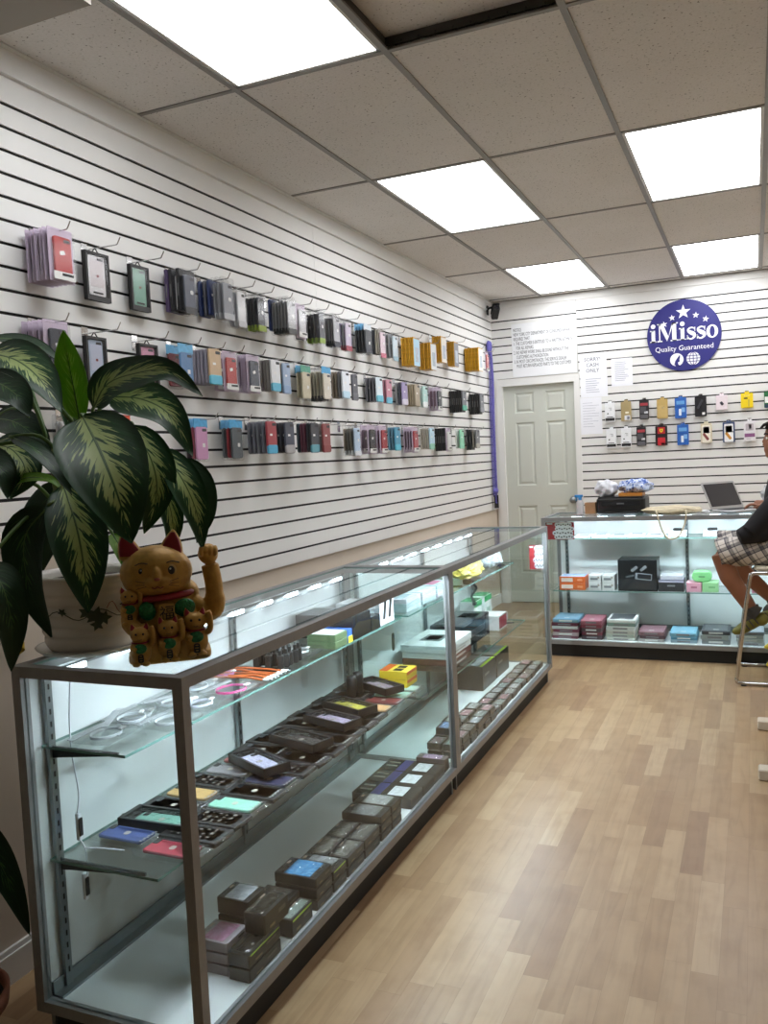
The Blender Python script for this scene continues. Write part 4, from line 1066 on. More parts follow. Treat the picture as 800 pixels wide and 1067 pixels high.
# second case deck: two columns of clear-lidded boxes
TOPS = ['#c2c6c4', '#b79aa0', '#a8b4b0', '#d0d3d2', '#8f8a84', '#c9a3a8', '#a3b8b4', '#bfc3c8']
for a in range(16):
    y0 = 3.405+.1055*a
    for b in range(2):
        hh = (2 if a < 6 else 1) + (1 if (a in (1, 2) and b == 0) else 0)
        for k in range(hh):
            jx, jy = RND.uniform(-.004, .004), RND.uniform(-.004, .006)
            lv = {1: ('only',), 2: ('lower', 'upper'), 3: ('bottom', 'middle', 'top')}[hh][k]
            goods('%s lidded box, %s spot of the %s line on the second case deck' % (lv, ORD[a], ('rear', 'front')[b]), (.890, .966)[b]+jx, (.955, 1.0255)[b]+jx, y0+jy, y0+.092+jy, DZ+.034*k, DZ+.034*k+.029, TOPS[(a*3+b*5+k) % 8] if not (a == 1 and b == 0 and k == 2) else '#8fa9d8', '#3f3a36')
for k, y in enumerate((4.455, 4.735)):
    o = ibox('gadget_box', ('nearer', 'farther')[k] + ' big dark box with lime edge stripe in the second case', 'box', .672, .83, y, y+.265, DZ, DZ+.135, '#33302a', 'big lime striped boxes',
             [(-.05, 0, .72, .86, mat('#8d979c', .2, noise=.25, scale=20, key='')), (.42, 0, .07, .96, '#a6d030'), (-.1, -.1, .2, .3, '#4d5458')], [(-.2, .1, .3, .1, '#8c8a82')], .35)
    tx = M(); 
# second case, lower shelf (z .385)
SZ = .3855
ibox('white_box', 'topmost white box with round grille print in the second case stack', 'box', .62, .865, 3.80, 4.18, SZ+.09, SZ+.125, '#d9dcda', 'white boxes stacked in the second case', [(-.05, 0, .45, .4, '#8b9290'), (-.05, 0, .3, .26, '#c9cdcb')])
for k in range(3): ibox('white_box', '%s box of the brown sided stack under the white box' % ('bottom', 'second', 'third')[k], 'box', .625, .862, 3.805, 4.175, SZ+.03*k, SZ+.03*k+.028, ('#5b4238', '#6b3f34', '#d3d3cf')[k], 'white boxes stacked in the second case', None, [(0, 0, .5, .3, '#a9a6a0')])
o = ibox('gadget_box', 'large glossy black box with raised lid on the second case shelf', 'box', .60, .80, 4.27, 4.72, SZ, SZ+.125, '#1c1d20', None, [(0, 0, .9, .9, '#34373c'), (.1, .2, .5, .3, '#5d666c')], [(0, 0, .6, .3, '#2e3034')], .15)
ibox('gadget_box', 'white box with red picture at the second case shelf', 'box', .72, .84, 4.78, 4.95, SZ, SZ+.085, '#dcdcd8', None, None, [(0, .0, .9, .8, '#9c3138')])
for k, y in enumerate((4.76, 4.97)): ibox('carton', '%s white carton with green lid at the far end of the second case' % ('nearer', 'farther')[k], 'box', .61, .70, y, y+.15, SZ, SZ+.17, '#dfe6e2', 'green lidded cartons', [(0, 0, .98, .98, '#2f9c58')], [(0, .38, .98, .2, '#43ad68'), (0, -.1, .5, .3, '#a8c4b4')])
ibox('carton', 'low white tray at the far end of the second case', 'box', .705, .80, 5.00, 5.12, SZ, SZ+.05, '#cfcdc6', None, [(0, 0, .8, .8, '#8f8a82')])

# near case, far end of the middle shelf
for k in range(2): ibox('toy_pack', ('lower', 'upper')[k]+' yellow and orange pack at the far end of the middle shelf', 'boxed goods', .775, .90, 3.192, 3.308, .478+.034*k, .478+.034*k+.032, '#d9b92c', 'yellow orange packs',
                           [(-.35, 0, .3, .96, '#d0602a'), (.1, .2, .3, .3, '#2f2a22'), (.1, -.2, .3, .3, '#2f2a22')], [(0, .25, .95, .4, '#d0602a')])
for k in range(2):
    m = M(); m.lathe([(.018, 0), (.022, .002), (.022, .072), (.019, .078), (.019, .086), (0, .086)], BLACK, n=20)
    tag(m.build('lens_cup', None, (.730, 3.02+.06*k, .4775)), ('nearer', 'farther')[k]+' small black cylinder standing on the middle shelf packs', 'cylinder', 'black cylinders on the shelf')

# upper shelf of the near case
UZ = .7545
def coil(m, c, r, wire, mt, turns=3, sq=1.25, z=.004):
    pts = []
    for k in range(turns*20+1):
        a = 2*pi*k/20; rr_ = r*(1-.04*(k % 7)/7)
        pts.append((c[0]+rr_*cos(a), c[1]+rr_*sq*sin(a), c[2]+z+.0011*k/20*2))
    m.tube(pts, wire, mt, n=5)
def cable_bag(label, x, y, yaw, col, z=UZ, sx=.118, sy=.145, r=.036):
    b = M(); b.rbox((0, 0, .009), (sx, sy, .018), CLEAR, r=.012, ch=.007); b.rbox((-sx*.45, 0, .010), (.02, sy, .002), BAGGY, r=.004, ch=.0004)
    o = b.build('cable_bag', None, (x, y, z), (0, 0, yaw)); tag(o, label, 'cable bag', 'bagged cables on the upper shelf')
    c = M(); coil(c, (0, 0, 0), r, .0015, mat(col, .45, key='')); c.rbox((r*.5, r*1.2, .010), (.012, .024, .006), STK, r=.002); c.build('cable', o)
for k, (x, y, a) in enumerate(((.700, 1.660, .1), (.668, 1.815, .05), (.793, 1.800, -.05), (.664, 1.970, .05), (.656, 2.135, .03))):
    cable_bag('bag with coiled white cable, %s from the near end of the upper shelf' % ORD[k], x, y, a, '#cfd6da')
for k, (x, y, a) in enumerate(((.72, 1.735, .5), (.745, 1.895, -.4), (.70, 2.045, .6))):
    cable_bag('clear cable bag lying across two others, %s from the near end of the upper shelf' % ORD[k], x, y, a, '#d9e2e8', z=UZ+.0195)
cable_bag('clear bag with white cable lying near the front corner of the upper shelf', .782, 1.955, .2, '#dfe4f2', r=.03, sx=.10, sy=.13)
cable_bag('bag with pink cable beside the orange cables', .782, 2.105, -.05, '#d83f8f', r=.042, sx=.125)
cable_bag('bag with lilac and pink cable behind the orange cables', .655, 2.262, .0, '#c07ab0', z=UZ, r=.026, sx=.09, sy=.085)
for k in range(7):
    q = random.Random(k+40); m = M(); y = 2.222+.019*k
    pts = spline([(.615, y+.02*(q.random()-.5), .004+.004*k % .008), (.69, y+.030*(q.random()-.5), .004+.010*q.random()), (.77, y+.030*(q.random()-.5), .004+.010*q.random()), (.822, y-.012+.024*q.random(), .006)], 14)
    m.tube(pts, .0034, mat('#c9652f', .45, key='orange_cable'), n=6)
    o = m.build('usb_cable', None, (0, 0, UZ)); tag(o, 'orange cable in the bundle across the upper shelf, %s from the near side' % ORD[k], 'cable', 'orange cables on the upper shelf')
    e = M(); p = pts[-1]; e.rbox((p.x+.010, p.y, p.z+.002), (.022, .014, .008), STK, r=.003); e.rbox((p.x+.026, p.y, p.z+.002), (.012, .011, .005), STEEL, r=.001); e.build('plug', o)
k = 0
for a in range(5):
    for b in range(3):
        m = M(); m.rbox((0, 0, .022), (.022, .024, .044), BLACK, r=.005, ch=.003); m.tube([(0, 0, .043), (0, 0, .060)], .006, BLACK, n=10); m.tube([(0, 0, .060), (0, 0, .070)], .0035, STEEL, n=8)
        tag(m.build('car_charger', None, (.700+.045*b+.004*(a % 2), 2.385+.030*a, UZ), (0, 0, .2*b)), 'small black charger, %s row from the near side, %s from the shelf back' % (ORD[a], ORD[b]), 'charger', 'black chargers standing on the upper shelf'); k += 1
cable_bag('crinkled clear bag between the chargers and the green boxes', .735, 2.60, .1, '#dfe4e6', sx=.16, sy=.12)
for k in range(2): ibox('earphone_box', ('lower', 'upper')[k]+' green box with white lid on the upper shelf', 'box', .730, .846, 2.675, 2.775, UZ+.026*k, UZ+.026*k+.0255, '#55694a', 'green boxes on the upper shelf', [(-.02, 0, .9, .92, '#e4e8e4')])
ibox('gadget_box', 'small box with blue and yellow side next to the green boxes', 'box', .700, .846, 2.780, 2.815, UZ, UZ+.05, '#2f63b8', None, None, [(0, -.25, 1, .5, '#e4cf2a')])
ibox('gadget_box', 'big black box on the upper shelf beyond the green boxes', 'box', .60, .846, 2.825, 2.985, UZ, UZ+.088, '#1d1e21', None, [(0, 0, .9, .9, '#2b2d31')], None, .25)
ibox('gadget_box', 'low black box past the big black box on the upper shelf', 'box', .69, .846, 2.992, 3.075, UZ, UZ+.055, '#232427', None, [(0, 0, .7, .7, '#3a3c40')], None, .25)
t = thing('price_card', 'white card with two black diagonal strokes standing on the upper shelf', 'card', (.838, 3.16, UZ))
m = M(); m.rbox((0, 0, .058), (.004, .14, .116), PAPER, r=.003, ch=.0008, axis='x'); m.build('sheet', t)
m = M()
for k in (-.036, .020): m.add([(.0024, k-.010, .022), (.0024, k+.012, .022), (.0024, k+.034, .098), (.0024, k+.012, .098)], [(0, 1, 2, 3)], BLACK); m.add([(.0034, k-.010, .022), (.0034, k+.012, .022), (.0034, k+.034, .098), (.0034, k+.012, .098)], [(0, 1, 2, 3)], BLACK)
m.build('strokes', t)
for k in range(4): ibox('clamshell_pack', 'pale clamshell pack, %s up in the stack behind the white card' % ORD[k], 'boxed goods', .62, .80, 3.10+.01*k, 3.24+.01*k, UZ+.02*k, UZ+.02*k+.019, ('#c9cfd4', '#d8b6c4', '#c4d4da', '#d9dde0')[k], 'clamshells on the upper shelves', [(0, 0, .7, .7, ('#a8c2ca', '#c76a92', '#8fb4c0', '#eef0f0')[k])])
for a in range(3):
    for k in range(3): ibox('clamshell_pack', 'pale clamshell pack, %s up in %s stack on the second case top shelf' % (ORD[k], ('nearest', 'middle', 'farther')[a]), 'boxed goods', .62, .82, 3.42+.20*a, 3.60+.20*a, .7455+.020*k, .7455+.020*k+.019, ('#c5ccd0', '#b9c4c8', '#d2c2cc')[(a+k) % 3], 'clamshells on the upper shelves', [(0, 0, .7, .7, ('#d5608c', '#a9bcc4', '#dfe4e6')[(a+2*k) % 3])])
def crumple(name, label, cat, loc, r, mt, seed, amp=.28, seg=28, rng=18, extra=None):
    q = random.Random(seed); dirs = [(Vector((q.gauss(0, 1), q.gauss(0, 1), q.gauss(0, 1))).normalized(), q.uniform(2, 6), q.uniform(0, 6)) for _ in range(14)]
    m = M(); out = []
    for i in range(rng+1):
        th = min(max(pi*i/rng, .03), pi-.03); ring = []
        for j in range(seg):
            ph = 2*pi*j/seg; d = Vector((sin(th)*cos(ph), sin(th)*sin(ph), -cos(th)))
            f = 1+amp*sum(abs(((d.dot(a)*b+c) % 2)-1)-.5 for a, b, c in dirs)/4
            p = Vector((d.x*r[0]*f, d.y*r[1]*f, d.z*r[2]*f)); p.z = max(p.z, -r[2]*.82); ring.append(p+Vector((0, 0, r[2]*.82)))
        out.append(ring)
    m.rings(out, mt, False)
    o = m.build(name, None, loc); tag(o, label, cat); return o
crumple('plastic_bag', 'crumpled yellow bag on the top shelf of the second case', 'bag', (.745, 4.50, .7455), (.085, .16, .055), mat('#cdb95a', .35, noise=.2, scale=30, key='yellow_bag'), 3)
crumple('plastic_bag', 'crumpled grey bag at the far end of the second case top shelf', 'bag', (.74, 4.94, .7455), (.08, .14, .05), mat('#b9bfc4', .3, noise=.15, scale=30, key='grey_bag'), 5)
m = M(); m.tube(spline([(.72, 4.62, .705), (.75, 4.66, .66), (.70, 4.72, .60), (.71, 4.74, .56)], 14), .007, BLACK, n=8); m.rbox((.71, 4.74, .553), (.02, .03, .02), BLACK, r=.004)
m.rbox((.715, 4.615, .712), (.05, .06, .05), BLACK, r=.01, ch=.006); tag(m.build('gooseneck_holder'), 'black gooseneck holder clipped under the top shelf of the second case', 'holder')
# ------------------------------------------------------------------ goods in the back case
GB = 'boxes in the back case'
BM, BD, BT = .4355, .1135, .8005
for k in range(2): ibox('slim_box', '%s orange box at the left of the back case middle shelf' % ('lower', 'upper')[k], 'box', .945, 1.125, 5.99, 6.14, BM+.048*k, BM+.048*k+.046, '#dd6a2c', GB, [(0, 0, .96, .9, '#a9c3e6')] if k else None, [(-.2, 0, .45, .6, '#e9d9cc'), (.3, 0, .2, .3, '#f0a070')], fr='y')
for i in range(2):
    for k in range(2): ibox('small_box', '%s %s small white box beside the orange boxes' % (('left', 'right')[i], ('lower', 'upper')[k]), 'box', 1.150+.092*i, 1.235+.092*i, 5.99, 6.12, BM+.054*k, BM+.054*k+.052, '#d2d4d2', GB, None, [(-.05, 0, .6, .3, '#7d8082'), (.3, .2, .16, .3, '#a09a90')], fr='y')
o = ibox('headset_box', 'large black box with pictured gadgets in the back case', 'box', 1.352, 1.612, 5.99, 6.20, BM, BM+.215, '#17181a', GB, None, [(0, -.30, .96, .34, '#2c2d30')], .3, 'y')
p = M()
for a, b, w, h, r_, c in ((-.02, .045, .05, .02, .7, '#7c8084'), (.04, .048, .05, .02, .7, '#7c8084'), (.04, -.008, .11, .045, -.1, '#8e959c'), (.045, -.008, .09, .032, -.1, '#26282c'), (-.05, -.006, .06, .012, .2, '#5d6064')):
    p.rbox((a, -.1058-(.0008 if c == '#26282c' else 0), .1075+b), (w, .0014, h), mat(c, .35, key=''), r=.006, ch=.0004, axis='y', rot=(0, -r_, 0))
p.build('picture', o)
ibox('gadget_box', 'grey black box with lilac lid right of the large black box', 'box', 1.617, 1.783, 5.99, 6.14, BM, BM+.078, '#333438', GB, [(0, 0, .94, .9, '#a9a4c4')], [(0, 0, .3, .14, '#8a8d90'), (0, .36, .98, .14, '#b9b6cc')], fr='y')
ibox('gadget_box', 'grey lidded box lying on the lilac lidded box', 'box', 1.63, 1.775, 6.0, 6.13, BM+.0795, BM+.105, '#b9b9c0', GB)
ibox('small_box', 'pink box beside the green boxes in the back case', 'box', 1.798, 1.892, 5.99, 6.11, BM, BM+.062, '#e0a4b4', GB, None, [(0, 0, .4, .2, '#b06a80')], fr='y')
ibox('small_box', 'green square box under the rounded green box', 'box', 1.897, 1.998, 5.99, 6.11, BM, BM+.066, '#9fd49a', GB, None, [(.1, 0, .4, .16, '#6faf72')], fr='y')
m = M(); m.rbox((0, 0, .036), (.125, .09, .070), mat('#86cf8a', .4, noise=.04, key='green_speaker'), r=.032, ch=.006, axis='y'); m.rbox((0, -.0455, .036), (.04, .001, .008), mat('#4d8a58', .5, key=''), r=.002, ch=.0003, axis='y')
tag(m.build('speaker_case', None, (1.895, 6.04, BM+.0665)), 'rounded green case on top of the pink and green boxes', 'case', GB)
ibox('small_box', 'pale box behind the sitting person in the back case', 'box', 2.06, 2.16, 5.99, 6.10, BM, BM+.06, '#c6ccd0', GB)
ibox('slim_box', 'pink slim box behind the chrome stool leg in the back case', 'box', 2.20, 2.36, 5.99, 6.12, BM, BM+.03, '#c7788e', GB)
# top shelf of the back case
for k in range(5): ibox('card_box', 'thin white box, %s from the left on the top shelf of the back case' % ORD[k], 'box', 1.05+.122*k, 1.165+.122*k, 6.03, 6.20, BT, BT+.012+.006*(k % 2), '#e4eaee', GB, [(0, 0, .6, .4, '#aab6be')])
for k, x in enumerate((1.745, 1.965)):
    t = thing('gadget_stand', ('left', 'right')[k] + ' black gadget on a white pedestal, top shelf of the back case', 'gadget', (x, 6.10, BT), 0, 'gadgets on white pedestals')
    a = M(); a.rbox((0, 0, .02), (.115, .10, .04), mat('#dfe3e6', .4, key='pedestal'), r=.006, ch=.002); a.build('pedestal', t)
    b = M(); b.rbox((0, -.004, .048), (.062, .06, .016), BLACK, r=.010, ch=.004); b.build('gadget', t)
ibox('card_box', 'long thin white tray on the top shelf of the back case near the person', 'box', 2.04, 2.30, 6.04, 6.18, BT, BT+.02, '#dfe5e9', GB)
# stacks of tablet cases on the deck
GT = 'tablet cases stacked on the back case deck'
def tablets(x0, x1, y0, y1, cols, desc, hs=.020):
    z = BD; q = random.Random(int(x0*100))
    for k, c in enumerate(cols):
        h = hs*q.uniform(.8, 1.15); dx = q.uniform(-.006, .006)
        o = M(); w, d = x1-x0-.012, y1-y0
        o.rbox((0, 0, h/2), (w, d, h), mat(c, .45, noise=.08, scale=30, key=''), r=.008, ch=.003)
        top = k == len(cols)-1
        ob = o.build('tablet_case', None, ((x0+x1)/2+dx, (y0+y1)/2, z)); tag(ob, '%s %s, back case deck' % (('top case' if top else 'tablet case %s from bottom' % ORD[k]), desc), 'tablet case', GT)
        p = M(); p.rbox((0, -d/2-.0003, h/2), (w*.5, .001, h*.4), STK if q.random() < .5 else mat('#8a8488', .5, key=''), r=.002, ch=.0003, axis='y')
        if top: p.rbox((0, 0, h+.0003), (w*.8, d*.8, .001), mat('#4a4d54' if c == '#e2e4e4' else c, .3, noise=.15, scale=12, key='b'), r=.006, ch=.0003); p.rbox((.0, -d*.3, h+.0008), (w*.2, d*.06, .0008), STK, r=.002, ch=.0003)
        p.build('print', ob); z += h+.0004
tablets(.905, 1.098, 5.86, 6.10, ['#7d4a58', '#c9b4b8', '#8a4a5c', '#dfe2e6', '#6d3346', '#7fa9c4'], 'of the blue topped stack', .023)
tablets(1.105, 1.262, 5.86, 6.10, ['#4a3a40', '#7a3644', '#5b4a50', '#8a3a4c', '#b06878'], 'of the maroon stack', .026)
tablets(1.275, 1.478, 5.86, 6.10, ['#d4d4cc', '#b9c0b4', '#c9c6bc', '#d9dcda', '#88a098', '#e2e4e4'], 'of the tall white stack', .026)
tablets(1.490, 1.668, 5.86, 6.10, ['#b9b4b4', '#5d4048', '#8f6a74'], 'of the patterned plum stack', .026)
tablets(1.690, 1.868, 5.86, 6.10, ['#9fb4c0', '#5a97b4', '#7db3cc'], 'of the sky blue stack', .024)
tablets(1.882, 2.068, 5.86, 6.10, ['#8d9496', '#a5acac', '#42464c'], 'of the dark grey stack', .028)
tablets(2.100, 2.275, 5.86, 6.10, ['#b4bcc4', '#c9d0d4', '#b0b8c0', '#8d97a0'], 'of the pale stack behind the stool', .024)
tablets(2.300, 2.480, 5.86, 6.10, ['#8d9496', '#55586a'], 'of the low stack at the right edge', .024)

# ------------------------------------------------------------------ on top of the back case
CT = .9655
t = thing('printer', 'black inkjet printer on the left of the back counter', 'printer', (1.378, 6.165, CT))
m = M(); m.rbox((0, 0, .055), (.330, .27, .106), BLACK, r=.02, ch=.008); m.build('body', t)
m = M(); m.rbox((0, .005, .112), (.318, .25, .012), mat('#232325', .25, key='printer_lid'), r=.02, ch=.004); m.build('scanner_lid', t)
m = M(); m.rbox((0, -.136, .070), (.26, .004, .03), mat('#2c2c2f', .2, key='printer_panel'), r=.006, ch=.001, axis='y'); m.rbox((0, -.139, .072), (.05, .002, .010), mat('#6a6d72', .3, key=''), r=.002, ch=.0004, axis='y'); m.build('control_panel', t)
m = M(); m.rbox((0, -.145, .014), (.22, .05, .010), BLACK, r=.006, ch=.002); m.build('paper_tray', t)
ibox('slim_box', 'flat orange box on the printer under the plastic bags', 'box', 1.36, 1.52, 6.07, 6.25, CT+.1185, CT+.140, '#cf8a3a', None)
crumple('plastic_bag', 'crumpled white plastic bag on the left of the printer top', 'bag', (1.262, 6.18, CT+.1185), (.075, .09, .062), mat('#e2e5ec', .35, noise=.06, key='white_bag'), 8)
crumple('plastic_bag', 'crumpled blue and white checked bag on the printer', 'bag', (1.465, 6.17, CT+.1405), (.118, .088, .052), node_mat('checked_bag', checked_fn, .4), 9)
ibox('carton', 'small tan carton left of the printer', 'box', 1.128, 1.205, 6.06, 6.14, CT, CT+.080, '#a98560', None, [(0, 0, .7, .7, '#8d6a48')], None, .7)
t = thing('spray_bottle', 'clear spray bottle with blue trigger left of the tan carton', 'bottle', (1.085, 6.12, CT))
m = M(); m.lathe([(0, 0), (.026, 0), (.028, .004), (.028, .07), (.022, .088), (.012, .096), (.012, .104)], BAGGY, n=20); m.build('bottle', t)
m = M(); bl = mat('#2f86c9', .4, key='trigger_blue'); m.lathe([(.013, .098), (.014, .118), (0, .119)], bl, n=16); m.rbox((-.008, 0, .126), (.058, .018, .018), bl, r=.005, ch=.002); m.rbox((-.022, 0, .108), (.006, .012, .03), bl, r=.002, rot=(0, .4, 0)); m.build('trigger_head', t)
# canvas bag lying on the counter, strap hanging over the front
CANV = mat('#cfc3a6', .8, noise=.1, scale=40, bump=.2, key='canvas')
o = crumple('canvas_bag', 'folded beige canvas bag lying on the back counter, strap hanging over the front', 'bag', (1.725, 5.915, CT), (.185, .10, .032), CANV, 12, .22)
m = M(); sp = spline([(-.10, -.06, .035), (-.085, -.113, .018), (-.075, -.125, -.02), (-.05, -.126, -.10), (-.012, -.126, -.150), (.045, -.126, -.135), (.085, -.125, -.06), (.095, -.122, .0), (.095, -.108, .022), (.09, -.05, .035)], 40)
m.tube(sp, .006, CANV, n=6); m.build('strap', o)
# laptop turned towards the person
t = thing('laptop', 'open silver laptop with dark screen on the back counter by the hand', 'laptop', (1.968, 6.035, CT), math.atan2(.748, .663))
SILV = mat('#b4b4b6', .35, .6, key='laptop_silver')
m = M(); m.rbox((.147, -.10, .008), (.300, .205, .014), SILV, r=.012, ch=.003); b = m.build('base', t)
m = M(); m.rbox((.147, -.075, .0155), (.26, .10, .0012), mat('#2a2a2c', .5, key='keys'), r=.004, ch=.0003)
for r_ in range(5):
    for c in range(13): m.box((.03+.0195*c, -.035-.0195*r_, .0168), (.016, .016, .0016), BLACK)
m.build('keyboard', b)
S = Matrix.Translation((.147, .004, .014)) @ Matrix.Rotation(radians(-27), 4, 'X')
m = M(); m.T = S; m.rbox((0, 0, .101), (.300, .007, .200), SILV, r=.012, ch=.002, axis='y'); s = m.build('screen_lid', t)
m = M(); m.T = S; m.rbox((0, -.0040, .103), (.272, .0012, .166), mat('#36363a', .25, key='screen_dark'), r=.003, ch=.0003, axis='y'); m.build('screen', s)
crumple('plastic_bag', 'translucent white plastic bag behind the laptop and hand', 'bag', (2.385, 6.205, CT), (.115, .065, .105), BAGGY, 21, .35)
crumple('tissue', 'small crumpled white tissue beside the laptop', 'tissue', (1.93, 5.93, CT), (.03, .025, .014), PAPER, 4, .3, 16, 10)

# ------------------------------------------------------------------ lucky cat on the near case
GOLD = mat('#b98e42', .45, .22, noise=.18, scale=60, bump=.12, key='cat_gold')
REDC = mat('#8e1f2b', .45, noise=.1, key='cat_red'); GRN = mat('#1f7a45', .4, noise=.5, scale=160, bump=.5, key='cat_green')
cat = thing('lucky_cat', 'gold beckoning cat figurine with small cats at its feet, on the near glass case', 'figurine', (.893, 1.693, .9612), radians(38.5))
b = M()
b.rbox((0, 0, .012), (.196, .128, .024), GOLD, r=.03, ch=.004)
b.ell((0, .008, .095), (.088, .060, .095), GOLD); b.ell((.01, .01, .155), (.070, .048, .05), GOLD)
b.ell((-.045, -.03, .045), (.045, .045, .045), GOLD); b.ell((.045, -.03, .045), (.045, .045, .045), GOLD)
b.ell((-.021, -.004, .216), (.087, .064, .066), GOLD); b.ell((-.021, -.012, .200), (.082, .058, .048), GOLD)
b.ell((-.034, -.062, .196), (.020, .014, .014), GOLD); b.ell((-.006, -.062, .196), (.020, .014, .014), GOLD); b.ell((-.020, -.060, .183), (.014, .012, .010), GOLD); b.ell((-.020, -.066, .212), (.010, .012, .022), GOLD)
for x, tilt in ((-.078, -.28), (.016, .16)):
    b.rings([[(x + r_*cos(2*pi*k/14) + tilt*h, .0 + r_*.55*sin(2*pi*k/14), .262+h) for k in range(14)] for r_, h in ((.032, -.012), (.029, .008), (.022, .028), (.011, .046), (.003, .056))], GOLD)
b.tube(spline([(.050, 0, .140), (.090, -.010, .112), (.112, -.014, .118), (.115, -.014, .170), (.108, -.014, .225)], 16), [.024]*5 + [.026]*6 + [.022]*6, GOLD, n=14)
b.ell((.105, -.016, .252), (.025, .022, .026), GOLD)
for k in range(4): b.ell((.0875+.0117*k, -.034, .264-.002*abs(k-1.5)), (.0062, .012, .014), GOLD)
b.tube(spline([(-.070, -.01, .14), (-.092, -.035, .105), (-.070, -.062, .082), (-.050, -.066, .085)], 10), .020, GOLD, n=12)
link_mesh('body', fuse(b, .0026, 6), cat)
for x, tilt in ((-.078, -.28), (.016, .16)):
    m = M(); m.rings([[(x + r_*cos(2*pi*k/14)+tilt*h, -.0135-.004+.012*(h/.05)+.004*sin(2*pi*k/14), .262+h+.0*k) for k in range(14)] for r_, h in ((.026, -.002), (.024, .010), (.017, .030), (.005, .049))], REDC); m.build('ear_lining', cat)
m = M(); m.tube([(-.012+.074*cos(a), .0+.054*sin(a), .158+.010*cos(a)*.4) for a in [2*pi*k/28 for k in range(28)]], .008, REDC, n=8, loop=True); m.build('collar', cat)
for x, w in ((-.048, .020), (.040, .026)):
    m = M(); m.ell((x, -.046-.004*(x < 0), .128), (w, .010, .024), GRN, rot=(.25, 0, x*4)); m.build('bib', cat)
m = M(); PLQ = mat('#b3934a', .5, key='plaque')
m.rbox((-.002, -.060, .122), (.036, .006, .046), PLQ, r=.006, ch=.001, axis='y')
m.text('\u798f', .036, BLACK, Matrix.Translation((-.002, -.0635, .109)) @ Matrix.Rotation(pi/2, 4, 'X'), 'CENTER', depth=.0004); m.build('plaque', cat)
EYEW = mat('#3a2a14', .4, key='eye_rim')
for x in (-.054, .014):
    m = M(); m.ell((x, -.0575+.004*(x < -.05), .224), (.0125, .006, .0135), mat('#b9974a', .4, key='eye_gold')); m.ell((x, -.0620+.004*(x < -.05), .224), (.0085, .004, .0100), BLACK); m.ell((x-.002, -.0655+.004*(x < -.05), .228), (.0022, .001, .0022), PAPER); m.build('eye', cat)
m = M()
for s, cx in ((-1, -.054), (1, .014)): m.tube(spline([(cx-.020, -.052-.004*s+.002, .237), (cx, -.0605, .2455), (cx+.020, -.054+.004*s, .240)], 8), .0016, EYEW, n=5)
m.tube(spline([(-.033, -.0745, .187), (-.026, -.077, .184), (-.020, -.074, .188), (-.014, -.077, .184), (-.007, -.0745, .187)], 10), .0014, mat('#7a2f2a', .5, key='cat_mouth'), n=5)
m.ell((-.020, -.077, .206), (.007, .003, .004), mat('#8d4a3a', .5, key='cat_nose'))
for s in (-1, 1):
    for k in range(3): m.tube([(-.020+s*.026, -.071, .198-.004*k), (-.020+s*.050, -.058, .203-.010*k)], .0008, EYEW, n=4)
m.build('painted_face', cat)
def small_cat_meshes():
    b = M(); b.ell((0, 0, .036), (.027, .020, .036), GOLD); b.ell((0, -.003, .078), (.0245, .020, .021), GOLD); b.ell((0, -.018, .072), (.010, .008, .007), GOLD)
    for x in (-.015, .015): b.rings([[(x+r_*cos(2*pi*k/10)+x*.3*h/.02, r_*.6*sin(2*pi*k/10), .090+h) for k in range(10)] for r_, h in ((.010, 0), (.007, .010), (.001, .020))], GOLD)
    b.tube(spline([(.018, -.004, .052), (.031, -.010, .056), (.032, -.012, .085), (.028, -.013, .100)], 8), .0075, GOLD, n=8); b.tube([(-.02, -.012, .048), (-.012, -.024, .042)], .008, GOLD, n=8)
    b.ell((-.012, -.020, .006), (.011, .012, .007), GOLD); b.ell((.012, -.020, .006), (.011, .012, .007), GOLD)
    me = fuse(b, .0026, 2)
    g = M(); g.ell((0, -.0185, .045), (.016, .005, .013), GRN); g.tube([(.020*cos(a), -.003+.019*sin(a), .060) for a in [2*pi*k/16 for k in range(16)]], .0022, REDC, n=5, loop=True)
    e = M()
    for x in (-.015, .015): e.rings([[(x+r_*cos(2*pi*k/10)+x*.3*h/.02, -.0055+.002*sin(2*pi*k/10)+h*.2, .092+h) for k in range(10)] for r_, h in ((.007, 0), (.0045, .009), (.001, .015))], REDC)
    p = M(); p.rbox((0, -.0215, .018), (.014, .003, .026), BLACK, r=.005, ch=.0006, axis='y')
    for k in range(4): p.box((0, -.0233, .009+.006*k), (.008-.002*(k % 2), .0006, .0018), PLQ)
    f = M()
    for x in (-.009, .009): f.ell((x, -.0215, .083), (.0028, .0016, .0030), BLACK)
    f.tube([(-.005, -.0262, .0705), (0, -.0268, .069), (.005, -.0262, .0705)], .0008, BLACK, n=4)
    return me, [('bib', g.mesh('bib')), ('ear_lining', e.mesh('ear_lining')), ('plaque', p.mesh('plaque')), ('painted_face', f.mesh('painted_face'))]
scm, scp = small_cat_meshes()
for x, y, z, s in ((-.068, -.078, .006, .92), (-.002, -.072, .008, 1.0), (.062, -.062, .012, 1.08), (-.088, -.036, .098, .84)):
    o = link_mesh('small_cat', scm, cat, (x, y, z)); o.scale = (s, s, s)
    for n, pm in scp: link_mesh(n, pm, o)

